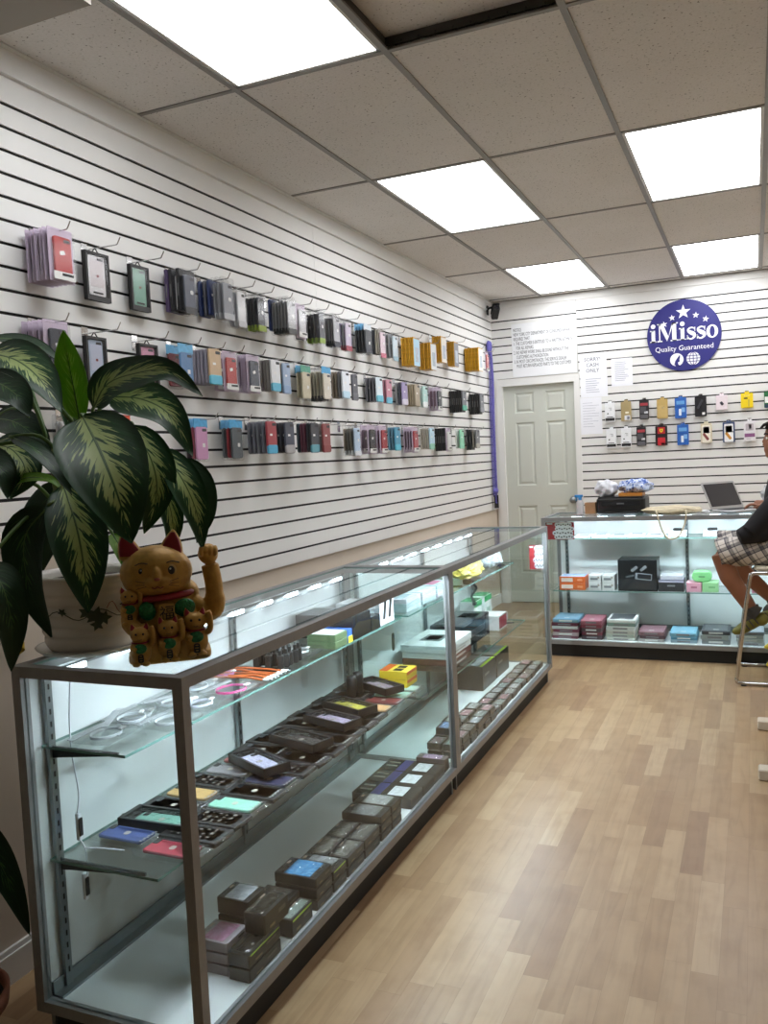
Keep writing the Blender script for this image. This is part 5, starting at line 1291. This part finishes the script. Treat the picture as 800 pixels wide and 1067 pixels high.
# ------------------------------------------------------------------ potted plant
LV = [node_mat('leaf_dark', leaf_fn('#154420', '#103818', '#3d6a2c', -.04), .5), node_mat('leaf_variegated', leaf_fn('#1b5526', '#13441c', '#b4c880', .17), .5), node_mat('leaf_young', leaf_fn('#86b23e', '#78a636', '#a6c864', .02), .5)]
STEM = mat('#4a6b2e', .5, noise=.15, scale=30, key='green_stem'); CANE = mat('#5f6a38', .6, noise=.25, scale=25, key='cane')
def leaf(parent, base, pts, width, ty, roll, stem_from, view=Vector((2.2282, 0, 1.4273)), n=18, k=9, name='leaf'):
    P = [p - base for p in spline(pts, n)]; vs = []; uv = []; nrm = []
    c0 = Vector(pts[len(pts)//2]); tov = (view - c0).normalized()
    for i, p in enumerate(P):
        t = (P[min(i+1, n)] - P[max(i-1, 0)]).normalized()
        side = t.cross(tov).normalized(); nn = side.cross(t).normalized()
        side, nn = side*cos(roll)+nn*sin(roll), nn*cos(roll)-side*sin(roll)
        v = i/n; w = width/2*(sin(pi*min(1, v**.72*.985+.012))**.78)*(1-.12*v)
        for j in range(k):
            u = 2*j/(k-1)-1
            q = p + side*(u*w) + nn*(.20*w*abs(u)**1.4 - .035*width*sin(v*9+u*2)*abs(u)*.6)
            vs.append(q); uv.append((j/(k-1), v)); nrm.append(nn)
    m = M(); mt = LV[ty]; N = len(vs)
    th = .0007
    top = [v+q*th for v, q in zip(vs, nrm)]; bot = [v-q*th for v, q in zip(vs, nrm)]
    fs = [(i*k+j, i*k+j+1, (i+1)*k+j+1, (i+1)*k+j) for i in range(n) for j in range(k-1)]
    fb = [tuple(N+a for a in f[::-1]) for f in fs]
    rim = [j for j in range(k)] + [i*k+k-1 for i in range(1, n+1)] + [n*k+j for j in range(k-2, -1, -1)] + [i*k for i in range(n-1, 0, -1)]
    fr_ = [(rim[a], rim[(a+1) % len(rim)], N+rim[(a+1) % len(rim)], N+rim[a]) for a in range(len(rim))]
    m.add(top+bot, fs+fb+fr_, mt, True); m.uv = uv+uv
    o = m.build(name, parent)
    rib = M(); rib.tube([p+nrm[i*k]*.0 - nrm[i*k+k//2]*.0008 for i, p in enumerate(P)], [.0026*(1-.8*i/n)+.0004 for i in range(n+1)], STEM, n=6)
    sf = Vector(stem_from) - base; d = P[0]-sf; tan = (P[1]-P[0]).normalized()
    rib.tube(spline([sf, sf + d*.5 + Vector((0, 0, .25*d.length)), P[0]-tan*.012, P[0]+tan*.004], 14), [.0058-.0026*i/14 for i in range(15)], STEM, n=7)
    rib.build('leaf_stalk', o)
    return o
PB = Vector((.628, 1.715, .9652))
pl = thing('potted_plant', 'leafy variegated houseplant in a white ringed pot on the near glass case', 'plant', PB)
CER = mat('#d9d5cd', .25, noise=.03, key='white_ceramic')
m = M(); m.lathe([(0, 0), (.100, 0), (.128, .006), (.140, .016), (.142, .020), (.136, .020), (.124, .012), (0, .010)], CER, n=48); m.build('saucer', pl)
m = M(); pr = [(0, .0125), (.105, .0125), (.112, .022)]
for k in range(6):
    z = .026+.027*k; r = .114+.0045*k
    pr += [(r, z), (r+.0035, z+.008), (r+.0035, z+.018), (r+.0015, z+.026)]
pr += [(.143, .196), (.147, .200), (.146, .208), (.138, .208), (.134, .196), (.128, .15)]
m.lathe(pr, CER, n=56); pot = m.build('pot', pl)
m = M(); m.lathe([(0, .186), (.08, .190), (.132, .185)], mat('#2e231a', .95, noise=.4, scale=60, bump=.6, key='soil'), n=40); m.build('soil', pl)
m = M(); dg = mat('#3a4634', .5, key='painted_vine')
def onpot(a, z): r = .1185+.0045*((z-.026)/.027)+.0018; return (r*cos(a), r*sin(a), z)
a0 = -.74
m.tube([onpot(a0-.9+.10*k, .112+.012*sin(k*.8)) for k in range(19)], .0013, dg, n=5)
m.tube([onpot(a0+.2+.05*k, .125+.016*sin(k*.9)) for k in range(10)], .0010, mat('#8d5a48', .5, key='painted_tendril'), n=5)
for (da, z, s, rt) in ((0, .108, .026, 0), (-.16, .118, .020, 1.3), (.15, .100, .020, -1.2), (.02, .085, .018, 3.0), (.55, .128, .014, .5), (-.6, .122, .012, -.4)):
    pts = []
    for q in range(10):
        an = 2*pi*q/10; rr_ = s*(1 if q % 2 == 0 else .5); pts.append(onpot(a0+da+rr_*cos(an+rt)/.125, z+rr_*sin(an+rt)))
    c = onpot(a0+da, z); m.add([Vector(c)*1.0]+pts, [(0, 1+q, 1+(q+1) % 10) for q in range(10)], dg)
m.build('painted_vine', pot)
CANES = [[(.600, 1.72, 1.14), (.596, 1.71, 1.28), (.610, 1.70, 1.42), (.628, 1.712, 1.545)], [(.660, 1.72, 1.14), (.672, 1.70, 1.28), (.690, 1.68, 1.40), (.715, 1.67, 1.50)], [(.560, 1.74, 1.14), (.545, 1.73, 1.26), (.528, 1.73, 1.40), (.505, 1.74, 1.50)]]
for c in CANES:
    m = M(); P = [p-PB for p in spline(c, 24)]
    m.tube(P, [.0125-.003*i/24+(.0018 if i % 4 == 0 else 0) for i in range(25)], CANE, n=10); m.build('cane', pl)
def near_cane(p):
    best = None
    for c in CANES:
        for q in spline(c, 24)[8:]:
            d = (q-Vector(p)).length + abs(q.z-(p[2]-.10))*.6
            if best is None or d < best[0]: best = (d, q)
    return best[1]
LEAVES = [
  ('young',2,0.085,[(0.631, 1.72, 1.564), (0.626, 1.71, 1.658), (0.624, 1.7, 1.73), (0.626, 1.69, 1.792)],0.25),
  ('right top',1,0.088,[(0.735, 1.66, 1.589), (0.814, 1.62, 1.635), (0.926, 1.58, 1.648), (1.049, 1.55, 1.642), (1.136, 1.55, 1.581)],0.35),
  ('right mid',1,0.102,[(0.748, 1.7, 1.616), (0.884, 1.66, 1.597), (0.988, 1.63, 1.549), (1.05, 1.62, 1.452)],0.25),
  ('centre front',1,0.198,[(0.771, 1.58, 1.561), (0.887, 1.5, 1.475), (0.962, 1.46, 1.378), (0.992, 1.46, 1.271)],0.10),
  ('behind centre',1,0.108,[(0.817, 1.7, 1.538), (0.884, 1.68, 1.449), (0.9, 1.67, 1.368), (0.863, 1.66, 1.273)],0.20),
  ('right droop',1,0.090,[(0.868, 1.74, 1.478), (0.942, 1.72, 1.399), (0.978, 1.72, 1.316), (0.988, 1.72, 1.226)],0.30),
  ('right back dark',0,0.085,[(0.856, 1.84, 1.452), (0.903, 1.84, 1.383), (0.912, 1.84, 1.307), (0.892, 1.83, 1.231)],0.40),
  ('low front dark',1,0.136,[(0.715, 1.56, 1.402), (0.804, 1.5, 1.303), (0.846, 1.47, 1.208), (0.858, 1.46, 1.116)],0.00),
  ('yellow small',2,0.052,[(0.765, 1.66, 1.274), (0.797, 1.65, 1.234), (0.811, 1.65, 1.18)],0.60),
  ('left pale',1,0.129,[(0.343, 1.72, 1.763), (0.494, 1.66, 1.724), (0.607, 1.62, 1.663), (0.687, 1.6, 1.576)],0.45),
  ('top left edge',0,0.057,[(0.253, 1.8, 1.822), (0.409, 1.76, 1.795), (0.505, 1.74, 1.76), (0.58, 1.73, 1.712)],1.00),
  ('left dark',0,0.095,[(0.448, 1.6, 1.677), (0.538, 1.57, 1.651), (0.606, 1.55, 1.615), (0.632, 1.55, 1.569)],0.30),
  ('left long narrow',0,0.054,[(0.567, 1.56, 1.522), (0.674, 1.52, 1.489), (0.754, 1.5, 1.437), (0.797, 1.5, 1.378)],0.70),
  ('left curved light',2,0.033,[(0.471, 1.62, 1.407), (0.586, 1.58, 1.422), (0.664, 1.57, 1.415), (0.704, 1.57, 1.386)],0.80),
  ('left low dark',0,0.102,[(0.722, 1.5, 1.353), (0.686, 1.46, 1.286), (0.708, 1.44, 1.178), (0.755, 1.45, 1.058)],-0.40),
  ('front left big',0,0.088,[(0.695, 1.34, 1.236), (0.78, 1.3, 1.201), (0.799, 1.3, 1.12), (0.777, 1.31, 1.015)],0.20),
  ('left mid dark',0,0.082,[(0.522, 1.5, 1.492), (0.58, 1.48, 1.467), (0.624, 1.47, 1.432), (0.63, 1.47, 1.375)],0.50),
  ('left arching',0,0.105,[(0.269, 1.78, 1.593), (0.383, 1.74, 1.575), (0.472, 1.72, 1.53), (0.528, 1.71, 1.449)],0.40),
  ('pale behind young',1,0.078,[(0.496, 1.8, 1.686), (0.526, 1.8, 1.64), (0.545, 1.79, 1.566), (0.533, 1.79, 1.509)],0.20),
  ('left under pale',1,0.108,[(0.391, 1.66, 1.517), (0.5, 1.62, 1.492), (0.554, 1.6, 1.437), (0.517, 1.58, 1.371)],0.50),
  ('centre low behind',0,0.135,[(0.463, 1.8, 1.412), (0.4, 1.8, 1.307), (0.359, 1.8, 1.212), (0.301, 1.8, 1.074)],0.30),
  ('mid right low',1,0.075,[(0.764, 1.8, 1.452), (0.819, 1.8, 1.375), (0.843, 1.8, 1.287), (0.824, 1.8, 1.199)],0.30),
]
for nm, ty, w, pts, roll in LEAVES:
    leaf(pl, PB, pts, w, ty, roll, near_cane(pts[0]))
# second plant on the floor, mostly out of the picture
FB = Vector((.375, 1.40, 0))
p2 = thing('floor_plant', 'plant in terracotta pot on the floor left of the near case, mostly out of frame', 'plant', FB)
TER = mat('#7d4a34', .7, noise=.12, scale=20, key='terracotta')
m = M(); m.lathe([(0, 0), (.095, 0), (.128, .11), (.140, .112), (.145, .150), (.134, .152), (.128, .12)], TER, n=40); m.build('pot', p2)
m = M(); m.lathe([(0, .128), (.06, .132), (.131, .126)], MATS[[k for k in MATS if isinstance(k, tuple) and k[-1] == 'soil'][0]], n=32); m.build('soil', p2)
for pts, w, ty in (([(.33, 1.50, .58), (.37, 1.56, .47), (.395, 1.60, .34), (.40, 1.645, .18)], .085, 0), ([(.30, 1.46, .60), (.26, 1.40, .66), (.20, 1.36, .62), (.16, 1.32, .52)], .10, 0),
                  ([(.33, 1.44, .62), (.33, 1.55, .68), (.31, 1.62, .66), (.295, 1.665, .605)], .07, 0), ([(.40, 1.36, .60), (.46, 1.28, .66), (.50, 1.2, .62), (.52, 1.14, .54)], .09, 0)):
    leaf(p2, FB, pts, w, ty, .3, (.375, 1.40, .30))
m = M(); m.tube([(0, 0, .128), (0, .004, .22), (.0, .0, .32)], .012, CANE, n=10); m.build('cane', p2)
m = M(); YR = mat('#b59a2e', .35, .3, noise=.1, key='yellow_ribbon')
for s in range(40):
    a, b = [(q/40*5.2*pi, .13-.13*q/40) for q in (s, s+1)]
    pt = lambda a_, z_, e: (.016*cos(a_)*.6, .016*sin(a_), z_+e)
    m.add([pt(*a, -.010), pt(*b, -.010), pt(*b, .010), pt(*a, .010), ] + [Vector(pt(*q))*1.0+Vector((.0008, 0, 0)) for q in ((*a, -.010), (*b, -.010), (*b, .010), (*a, .010))], [(0, 1, 2, 3), (7, 6, 5, 4), (0, 3, 7, 4), (1, 5, 6, 2)], YR)
tag(m.build('ribbon', None, (.2795, 1.795, .915)), 'yellow curled ribbon hanging on the wall left of the white pot', 'ribbon')

# ------------------------------------------------------------------ stool and person
t = thing('bar_stool', 'chrome tubular bar stool the person sits on', 'stool', (2.35, 5.53, 0))
def L_(p): return (p[0]-2.35, p[1]-5.53, p[2])
for y0, y1 in ((5.31, 5.27), (5.775, 5.75)):
    m = M(); m.tube(spline([L_(p) for p in ((2.62, y0, .014), (2.30, y0, .014), (2.14, y0, .014), (2.112, y0, .03), (2.118, y0, .08), (2.155, (y0+y1)/2, .36), (2.192, y1, .63), (2.205, y1, .662), (2.24, y1, .668), (2.42, y1, .668), (2.66, y1, .668))], 60), .0115, CHROME, n=10)
    m.tube(spline([L_(p) for p in ((2.62, y0, .014), (2.655, y0, .02), (2.66, y0, .06), (2.66, (y0+y1)/2, .36), (2.66, y1, .668))], 20), .0115, CHROME, n=10)
    m.build('side_frame', t)
    for x in (2.15, 2.60): f = M(); f.rbox(L_((x, y0, .004)), (.03, .026, .008), BLACK, r=.006); f.build('foot_pad', t)
m = M(); m.tube([L_((2.146, 5.295, .29)), L_((2.146, 5.765, .29))], .010, CHROME, n=10); m.build('footrest', t)
m = M(); m.tube([L_((2.66, 5.29, .30)), L_((2.66, 5.775, .30))], .010, CHROME, n=10); m.build('cross_bar', t)
m = M(); m.rbox(L_((2.43, 5.515, .690)), (.42, .46, .026), mat('#d9cfb8', .5, noise=.05, key='stool_seat'), r=.05, ch=.008); m.build('seat', t)

SKIN = mat('#8f5d42', .5, noise=.06, scale=14, key='skin')
SHIRT = mat('#141317', .85, noise=.15, scale=10, bump=.1, key='black_shirt')
SHORT = node_mat('plaid_cloth', plaid_fn, .85)
person = M()
J = {'pelvis': ((2.50, 5.50, .815), .105), 'hipL': ((2.46, 5.40, .795), .078), 'kneeL': ((2.035, 5.377, .772), (.052, .056)), 'calfL': ((2.085, 5.372, .63), (.050, .054)), 'ankL': ((2.205, 5.367, .43), .034),
     'heelL': ((2.235, 5.367, .385), .032), 'ballL': ((2.165, 5.362, .338), (.030, .036)), 'toeL': ((2.128, 5.362, .318), (.018, .030)),
     'hipR': ((2.46, 5.60, .795), .078), 'kneeR': ((2.050, 5.655, .790), (.052, .056)), 'calfR': ((2.135, 5.665, .64), (.050, .054)), 'ankR': ((2.325, 5.67, .45), .034),
     'heelR': ((2.36, 5.67, .405), .032), 'ballR': ((2.275, 5.665, .345), (.030, .036)), 'toeR': ((2.235, 5.660, .322), (.018, .030)),
     'belly': ((2.455, 5.50, .95), (.115, .14)), 'chest': ((2.425, 5.50, 1.11), (.105, .15)), 'uchest': ((2.425, 5.50, 1.215), (.085, .12)), 'neck': ((2.405, 5.495, 1.285), .055), 'nape': ((2.392, 5.49, 1.34), .055),
     'shL': ((2.455, 5.335, 1.205), .058), 'elL': ((2.20, 5.285, .905), .038), 'wrL': ((2.335, 5.44, .985), .028), 'hdL': ((2.385, 5.485, 1.01), (.020, .036)),
     'shR': ((2.425, 5.665, 1.205), .060), 'elR': ((2.445, 5.875, 1.035), .040), 'wrR': ((2.300, 5.945, 1.018), (.024, .029)), 'palmR': ((2.250, 5.948, 1.016), (.016, .038)), 'knkR': ((2.222, 5.948, 1.014), (.013, .040))}
E_ = [('pelvis', 'hipL'), ('hipL', 'kneeL'), ('kneeL', 'calfL'), ('calfL', 'ankL'), ('ankL', 'heelL'), ('heelL', 'ballL'), ('ballL', 'toeL'), ('pelvis', 'hipR'), ('hipR', 'kneeR'), ('kneeR', 'calfR'), ('calfR', 'ankR'), ('ankR', 'heelR'), ('heelR', 'ballR'), ('ballR', 'toeR'),
      ('pelvis', 'belly'), ('belly', 'chest'), ('chest', 'uchest'), ('uchest', 'neck'), ('neck', 'nape'), ('uchest', 'shL'), ('shL', 'elL'), ('elL', 'wrL'), ('wrL', 'hdL'), ('uchest', 'shR'), ('shR', 'elR'), ('elR', 'wrR'), ('wrR', 'palmR'), ('palmR', 'knkR')]
v, f = skin(J, E_); person.add(v, f, SKIN, True)
# tapered limbs laid over the skinned frame keep the volume full at the joints
for a, b_, ra, rb_ in (('hipL', 'kneeL', .085, .056), ('hipR', 'kneeR', .085, .056), ('kneeL', 'calfL', .054, .058), ('kneeR', 'calfR', .054, .058), ('calfL', 'ankL', .056, .036), ('calfR', 'ankR', .056, .036), ('shL', 'elL', .054, .038), ('shR', 'elR', .056, .042), ('elL', 'wrL', .041, .029), ('elR', 'wrR', .041, .028), ('neck', 'nape', .058, .056)):
    A, B = Vector(J[a][0]), Vector(J[b_][0]); person.tube([A.lerp(B, q/6) for q in range(7)], [ra+(rb_-ra)*q/6 for q in range(7)], SKIN, n=16)
hc = Vector((2.378, 5.485, 1.432))
person.ell(hc+Vector((.008, 0, .020)), (.098, .077, .092), SKIN); person.ell(hc+Vector((-.022, 0, -.035)), (.072, .062, .082), SKIN); person.ell(hc+Vector((-.062, 0, -.092)), (.026, .032, .022), SKIN)
person.ell(hc+Vector((-.074, 0, .028)), (.014, .050, .012), SKIN)
person.rings([[hc+Vector((-.088-d, w*cos(2*pi*k/10), z+h*sin(2*pi*k/10))) for k in range(10)] for d, w, z, h in ((-.01, .010, .012, .010), (.006, .010, -.006, .014), (.016, .013, -.026, .012), (.008, .010, -.034, .006))], SKIN)
person.ell(hc+Vector((-.084, 0, -.062)), (.012, .024, .008), SKIN); person.ell(hc+Vector((-.080, 0, -.074)), (.012, .021, .008), SKIN)
for s in (-1, 1):
    person.rings([[hc+Vector((.012+.020*cos(2*pi*k/12)*q, s*(.072+e), -.004+.032*sin(2*pi*k/12)*q)) for k in range(12)] for q, e in ((.6, -.006), (1.0, .004), (1.0, .012), (.7, .016))], SKIN)
# fingers of the hand on the laptop, curled onto the keys; the other hand rests at the chest
def hand(mb, kn, d, side, up, ln=(.066, .074, .070, .056), sp=.0195, thumb=1):
    d, side, up = (Vector(q).normalized() for q in (d, side, up)); kn = Vector(kn)
    for k in range(4):
        b0 = kn + side*(sp*(1.5-k)) - d*.012; l = ln[k]
        p1 = b0 + d*(l*.45) + up*.006; p2 = p1 + d*(l*.30) - up*(l*.16); p3 = p2 + d*(l*.14) - up*(l*.22)
        mb.tube([b0, b0.lerp(p1, .5), p1, p2, p3], [.0095, .0092, .0092, .0082, .0062], SKIN, n=10); mb.ell(p3, .0063, SKIN, 10, 6); mb.ell(p1, .0094, SKIN, 10, 6)
    tb = kn - d*.052 + side*(sp*1.9*thumb); t1 = tb + d*.026 + side*(.020*thumb) - up*.006; t2 = t1 + d*.028 + side*(.004*thumb) - up*.008
    mb.tube([tb - side*(.014*thumb), tb, t1, t2], [.014, .0125, .0105, .0080], SKIN, n=10); mb.ell(t2, .0080, SKIN, 10, 6)
hand(person, (2.222, 5.948, 1.014), (-1, .02, -.06), (0, -1, 0), (0, 0, 1))
hand(person, (2.400, 5.500, 1.018), (.75, .6, .25), (-.6, .75, .2), (.1, -.2, 1), thumb=-1)
po = link_mesh('person', fuse(person, .0062, 5)); tag(po, 'seated person in black shirt and plaid shorts typing on a laptop at the right edge', 'person')
# hair, eyes, clothes
m = M(); HAIR = mat('#17120f', .7, noise=.2, scale=80, bump=.3, key='dark_hair')
out = []
for i in range(13):
    th = pi*.5*i/12; ring = []
    for k in range(28):
        ph = 2*pi*k/28; drop = .62 if cos(ph) > -.35 else (.30 if cos(ph) > -.8 else .22)
        a = max(.03, th*(1+drop*.9) if False else (i/12)*(pi/2*(.60+drop*.75)))
        ring.append(hc+Vector((.010, 0, .024)) + Vector((.106*sin(a)*cos(ph), .084*sin(a)*sin(ph), .100*cos(a))))
    out.append(ring)
inn = [[hc+Vector((.010, 0, .024))+(p-hc-Vector((.010, 0, .024)))*.90 for p in r] for r in out[::-1]]
m.rings(out+inn, HAIR, True)
for k in range(16):
    q = random.Random(k); y = (k-7.5)*.0085; m.tube([hc+Vector((-.060, y, .094)), hc+Vector((-.092, y*1.0, .082)), hc+Vector((-.106-.006*q.random(), y*1.02, .060+.006*q.random()))], [.010, .009, .003], HAIR, n=6)
m.build('hair', po)
for s in (-1, 1):
    m = M(); m.ell(hc+Vector((-.0755, s*.030, .004)), (.009, .013, .0085), mat('#e6e0d8', .3, key='eye_white'), 12, 8); m.ell(hc+Vector((-.0832, s*.031, .004)), (.0025, .0055, .0055), BLACK, 10, 6); m.build('eye', po)
    m = M(); m.tube([hc+Vector((-.090, s*.014, .027)), hc+Vector((-.087, s*.032, .033)), hc+Vector((-.072, s*.050, .028))], .0035, HAIR, n=6); m.build('eyebrow', po)
m = M(); m.tube([hc+Vector((-.084, -.019, -.068)), hc+Vector((-.0905, 0, -.067)), hc+Vector((-.084, .019, -.068))], .0022, mat('#7a4038', .5, key='lip'), n=6); m.build('lips', po)
s_ = M()
S_J = {'waist': ((2.48, 5.50, .865), (.150, .165)), 'belly': ((2.445, 5.50, .965), (.160, .185)), 'chest': ((2.435, 5.50, 1.11), (.145, .185)), 'uchest': ((2.42, 5.50, 1.215), (.105, .14)), 'coll': ((2.408, 5.495, 1.268), .070),
       'shL': ((2.455, 5.325, 1.205), .070), 'elL': ((2.20, 5.285, .905), .050), 'wrL': ((2.305, 5.41, .967), .046), 'shR': ((2.425, 5.675, 1.205), .078), 'elR': ((2.445, 5.875, 1.037), .058), 'wrR': ((2.385, 5.910, 1.028), .050)}
v, f = skin(S_J, [('waist', 'belly'), ('belly', 'chest'), ('chest', 'uchest'), ('uchest', 'coll'), ('uchest', 'shL'), ('shL', 'elL'), ('elL', 'wrL'), ('uchest', 'shR'), ('shR', 'elR'), ('elR', 'wrR')]); s_.add(v, f, SHIRT)
for a, b_, ra, rb_ in (('shL', 'elL', .066, .050), ('elL', 'wrL', .050, .044), ('shR', 'elR', .074, .058), ('elR', 'wrR', .056, .048)):
    A, B = Vector(S_J[a][0]), Vector(S_J[b_][0]); s_.tube([A.lerp(B, q/6) for q in range(7)], [ra+(rb_-ra)*q/6 for q in range(7)], SHIRT, n=16)
for a, b_, ra, rb_ in (('waist', 'chest', .17, .165),):
    s_.ell((2.425, 5.50, 1.03), (.150, .165, .20), SHIRT); s_.ell((2.38, 5.45, .915), (.175, .165, .085), SHIRT)
s_.ell((2.425, 5.50, 1.235), (.092, .150, .055), SHIRT); s_.ell((2.452, 5.345, 1.212), (.072, .070, .062), SHIRT); s_.ell((2.430, 5.655, 1.212), (.076, .075, .062), SHIRT); s_.tube([(2.415, 5.497, 1.24), (2.405, 5.496, 1.285)], [.088, .070], SHIRT, n=18)
s_.tube([(2.30, 5.36, .93), (2.22, 5.32, .90), (2.14, 5.30, .872)], [.085, .068, .045], SHIRT, n=14)
link_mesh('shirt', fuse(s_, .008, 4), po)
s_ = M()
for y0, y1, zz in ((5.41, 5.372, .776), (5.60, 5.658, .794)):
    c = [Vector((2.52, y0, .80)).lerp(Vector((2.00, y1, zz)), q/14) for q in range(15)]
    s_.rings([[p + Vector((.10*(1-q/14)*0, (.098-.012*q/14+.004*sin(q*1.7+k))*cos(2*pi*k/22), (.094-.010*q/14+.005*sin(q*1.3+2*k))*sin(2*pi*k/22))) + Vector((-.018*sin(2*pi*k/22)*-1 if False else 0, 0, 0)) + (Vector((.055*(.5-.5*sin(2*pi*k/22)), 0, 0)) if q == 14 else Vector()) for k in range(22)] for q, p in enumerate(c)], SHORT)
s_.ell((2.50, 5.50, .825), (.150, .195, .115), SHORT)
link_mesh('shorts', fuse(s_, .008, 3), po)
OLIVE = mat('#6d6a24', .6, noise=.1, key='olive_shoe'); GREYM = mat('#46443f', .85, noise=.15, scale=60, key='grey_mesh')
for s in 'LR':
    an, he, ba, to = (Vector(J[k+s][0]) for k in ('ank', 'heel', 'ball', 'toe'))
    up = Vector((.45, 0, .89)); 
    m = M(); m.ell(he+Vector((.01, 0, .0)), (.046, .040, .040), OLIVE); m.ell(he.lerp(ba, .5)+Vector((0, 0, .004)), (.066, .041, .040), OLIVE, rot=(0, -.62, 0)); m.ell(ba, (.055, .046, .034), OLIVE, rot=(0, -.5, 0)); m.ell(to, (.040, .040, .024), OLIVE, rot=(0, -.5, 0))
    o = link_mesh('shoe', fuse(m, .005, 4), po)
    g = M(); g.tube([an+Vector((-.010, 0, .028)), an, he+Vector((-.004, 0, .028))], [.043, .046, .050], GREYM, n=18); g.ell(he.lerp(ba, .45)+Vector((-.010, 0, .030)), (.060, .034, .026), GREYM, rot=(0, -.62, 0)); g.build('shoe_collar', o)
    g = M()
    for q in (.15, .5, .85):
        c = he.lerp(ba, q)+Vector((0, -.0, .0)); g.tube([c+Vector((.012, -.043 if q < .9 else -.045, -.014)), c+Vector((-.016, -.040, .022))], .004, GREYM, n=6)
    g.build('stripe', o)

# bench feet at the right edge, yellow bag behind the stool
CREAM = mat('#d8cdbb', .6, noise=.06, scale=12, key='cream_wood')
t = thing('bench', 'cream wooden bench at the right edge, only the ends of its floor runners showing', 'bench', (2.62, 4.18, 0))
for y in (.345, -.335):
    m = M(); m.rbox((-.02, y, .024), (.76, .075, .046), CREAM, r=.008, ch=.005); m.build('runner', t)
    for x in (-.20, .22):
        m = M(); m.rbox((x, y, .235), (.05, .05, .376), CREAM, r=.006, ch=.004); m.build('leg', t)
m = M(); m.rbox((.01, 0, .442), (.56, .86, .036), CREAM, r=.02, ch=.006); m.build('seat', t)
m = M(); YB_ = mat('#e0c42e', .5, noise=.1, key='yellow_bag_cloth')
m.rings([[(.30*q*0 + x, .5*d*cos(2*pi*k/12), z + .5*h*sin(2*pi*k/12)) for k in range(12)] for x, d, z, h in ((0, .01, .045, .012), (.03, .06, .06, .07), (.10, .16, .10, .17), (.20, .18, .13, .24), (.32, .14, .12, .2), (.36, .02, .12, .1))], YB_, False)
m.rings([[(x, .5*d*cos(2*pi*k/12), z + .5*h*sin(2*pi*k/12)) for k in range(12)] for x, d, z, h in ((-.01, .01, .155, .012), (.03, .05, .165, .06), (.10, .14, .18, .12), (.20, .12, .19, .12))], YB_, False)
tag(m.build('tote_bag', None, (2.275, 5.66, .0)), 'yellow pointed bag on the floor behind the stool at the right edge', 'bag')

# ------------------------------------------------------------------ camera, light of the room, colour management
CP = Vector((2.2282, 0, 1.4273)); yaw, pitch, roll, FP = .4118, -.0628, -.0487, 886.28
fw = Vector((-sin(yaw)*cos(pitch), cos(yaw)*cos(pitch), sin(pitch))); rt = Vector((cos(yaw), sin(yaw), 0)); up = rt.cross(fw)
rt, up = rt*cos(roll)+up*sin(roll), up*cos(roll)-rt*sin(roll)
cam = bpy.data.cameras.new('camera'); cam.sensor_width = 36; cam.sensor_fit = 'AUTO'; cam.lens = FP/1067*36; cam.clip_start = .05
co = bpy.data.objects.new('camera', cam); COL.objects.link(co)
co.matrix_world = Matrix(((rt.x, up.x, -fw.x, CP.x), (rt.y, up.y, -fw.y, CP.y), (rt.z, up.z, -fw.z, CP.z), (0, 0, 0, 1)))
SC.camera = co
w = bpy.data.worlds.new('world'); SC.world = w; w.use_nodes = True
w.node_tree.nodes['Background'].inputs[0].default_value = (.5, .55, .6, 1); w.node_tree.nodes['Background'].inputs[1].default_value = .05
SC.cycles.transparent_max_bounces = 40; SC.cycles.max_bounces = 8; SC.cycles.diffuse_bounces = 4; SC.cycles.glossy_bounces = 4
SC.cycles.caustics_reflective = False; SC.cycles.caustics_refractive = False; SC.cycles.sample_clamp_indirect = 6
vs_ = SC.view_settings; vs_.view_transform = 'Standard'; vs_.look = 'None'; vs_.gamma = 1; vs_.use_curve_mapping = False; vs_.exposure = EXPOSURE
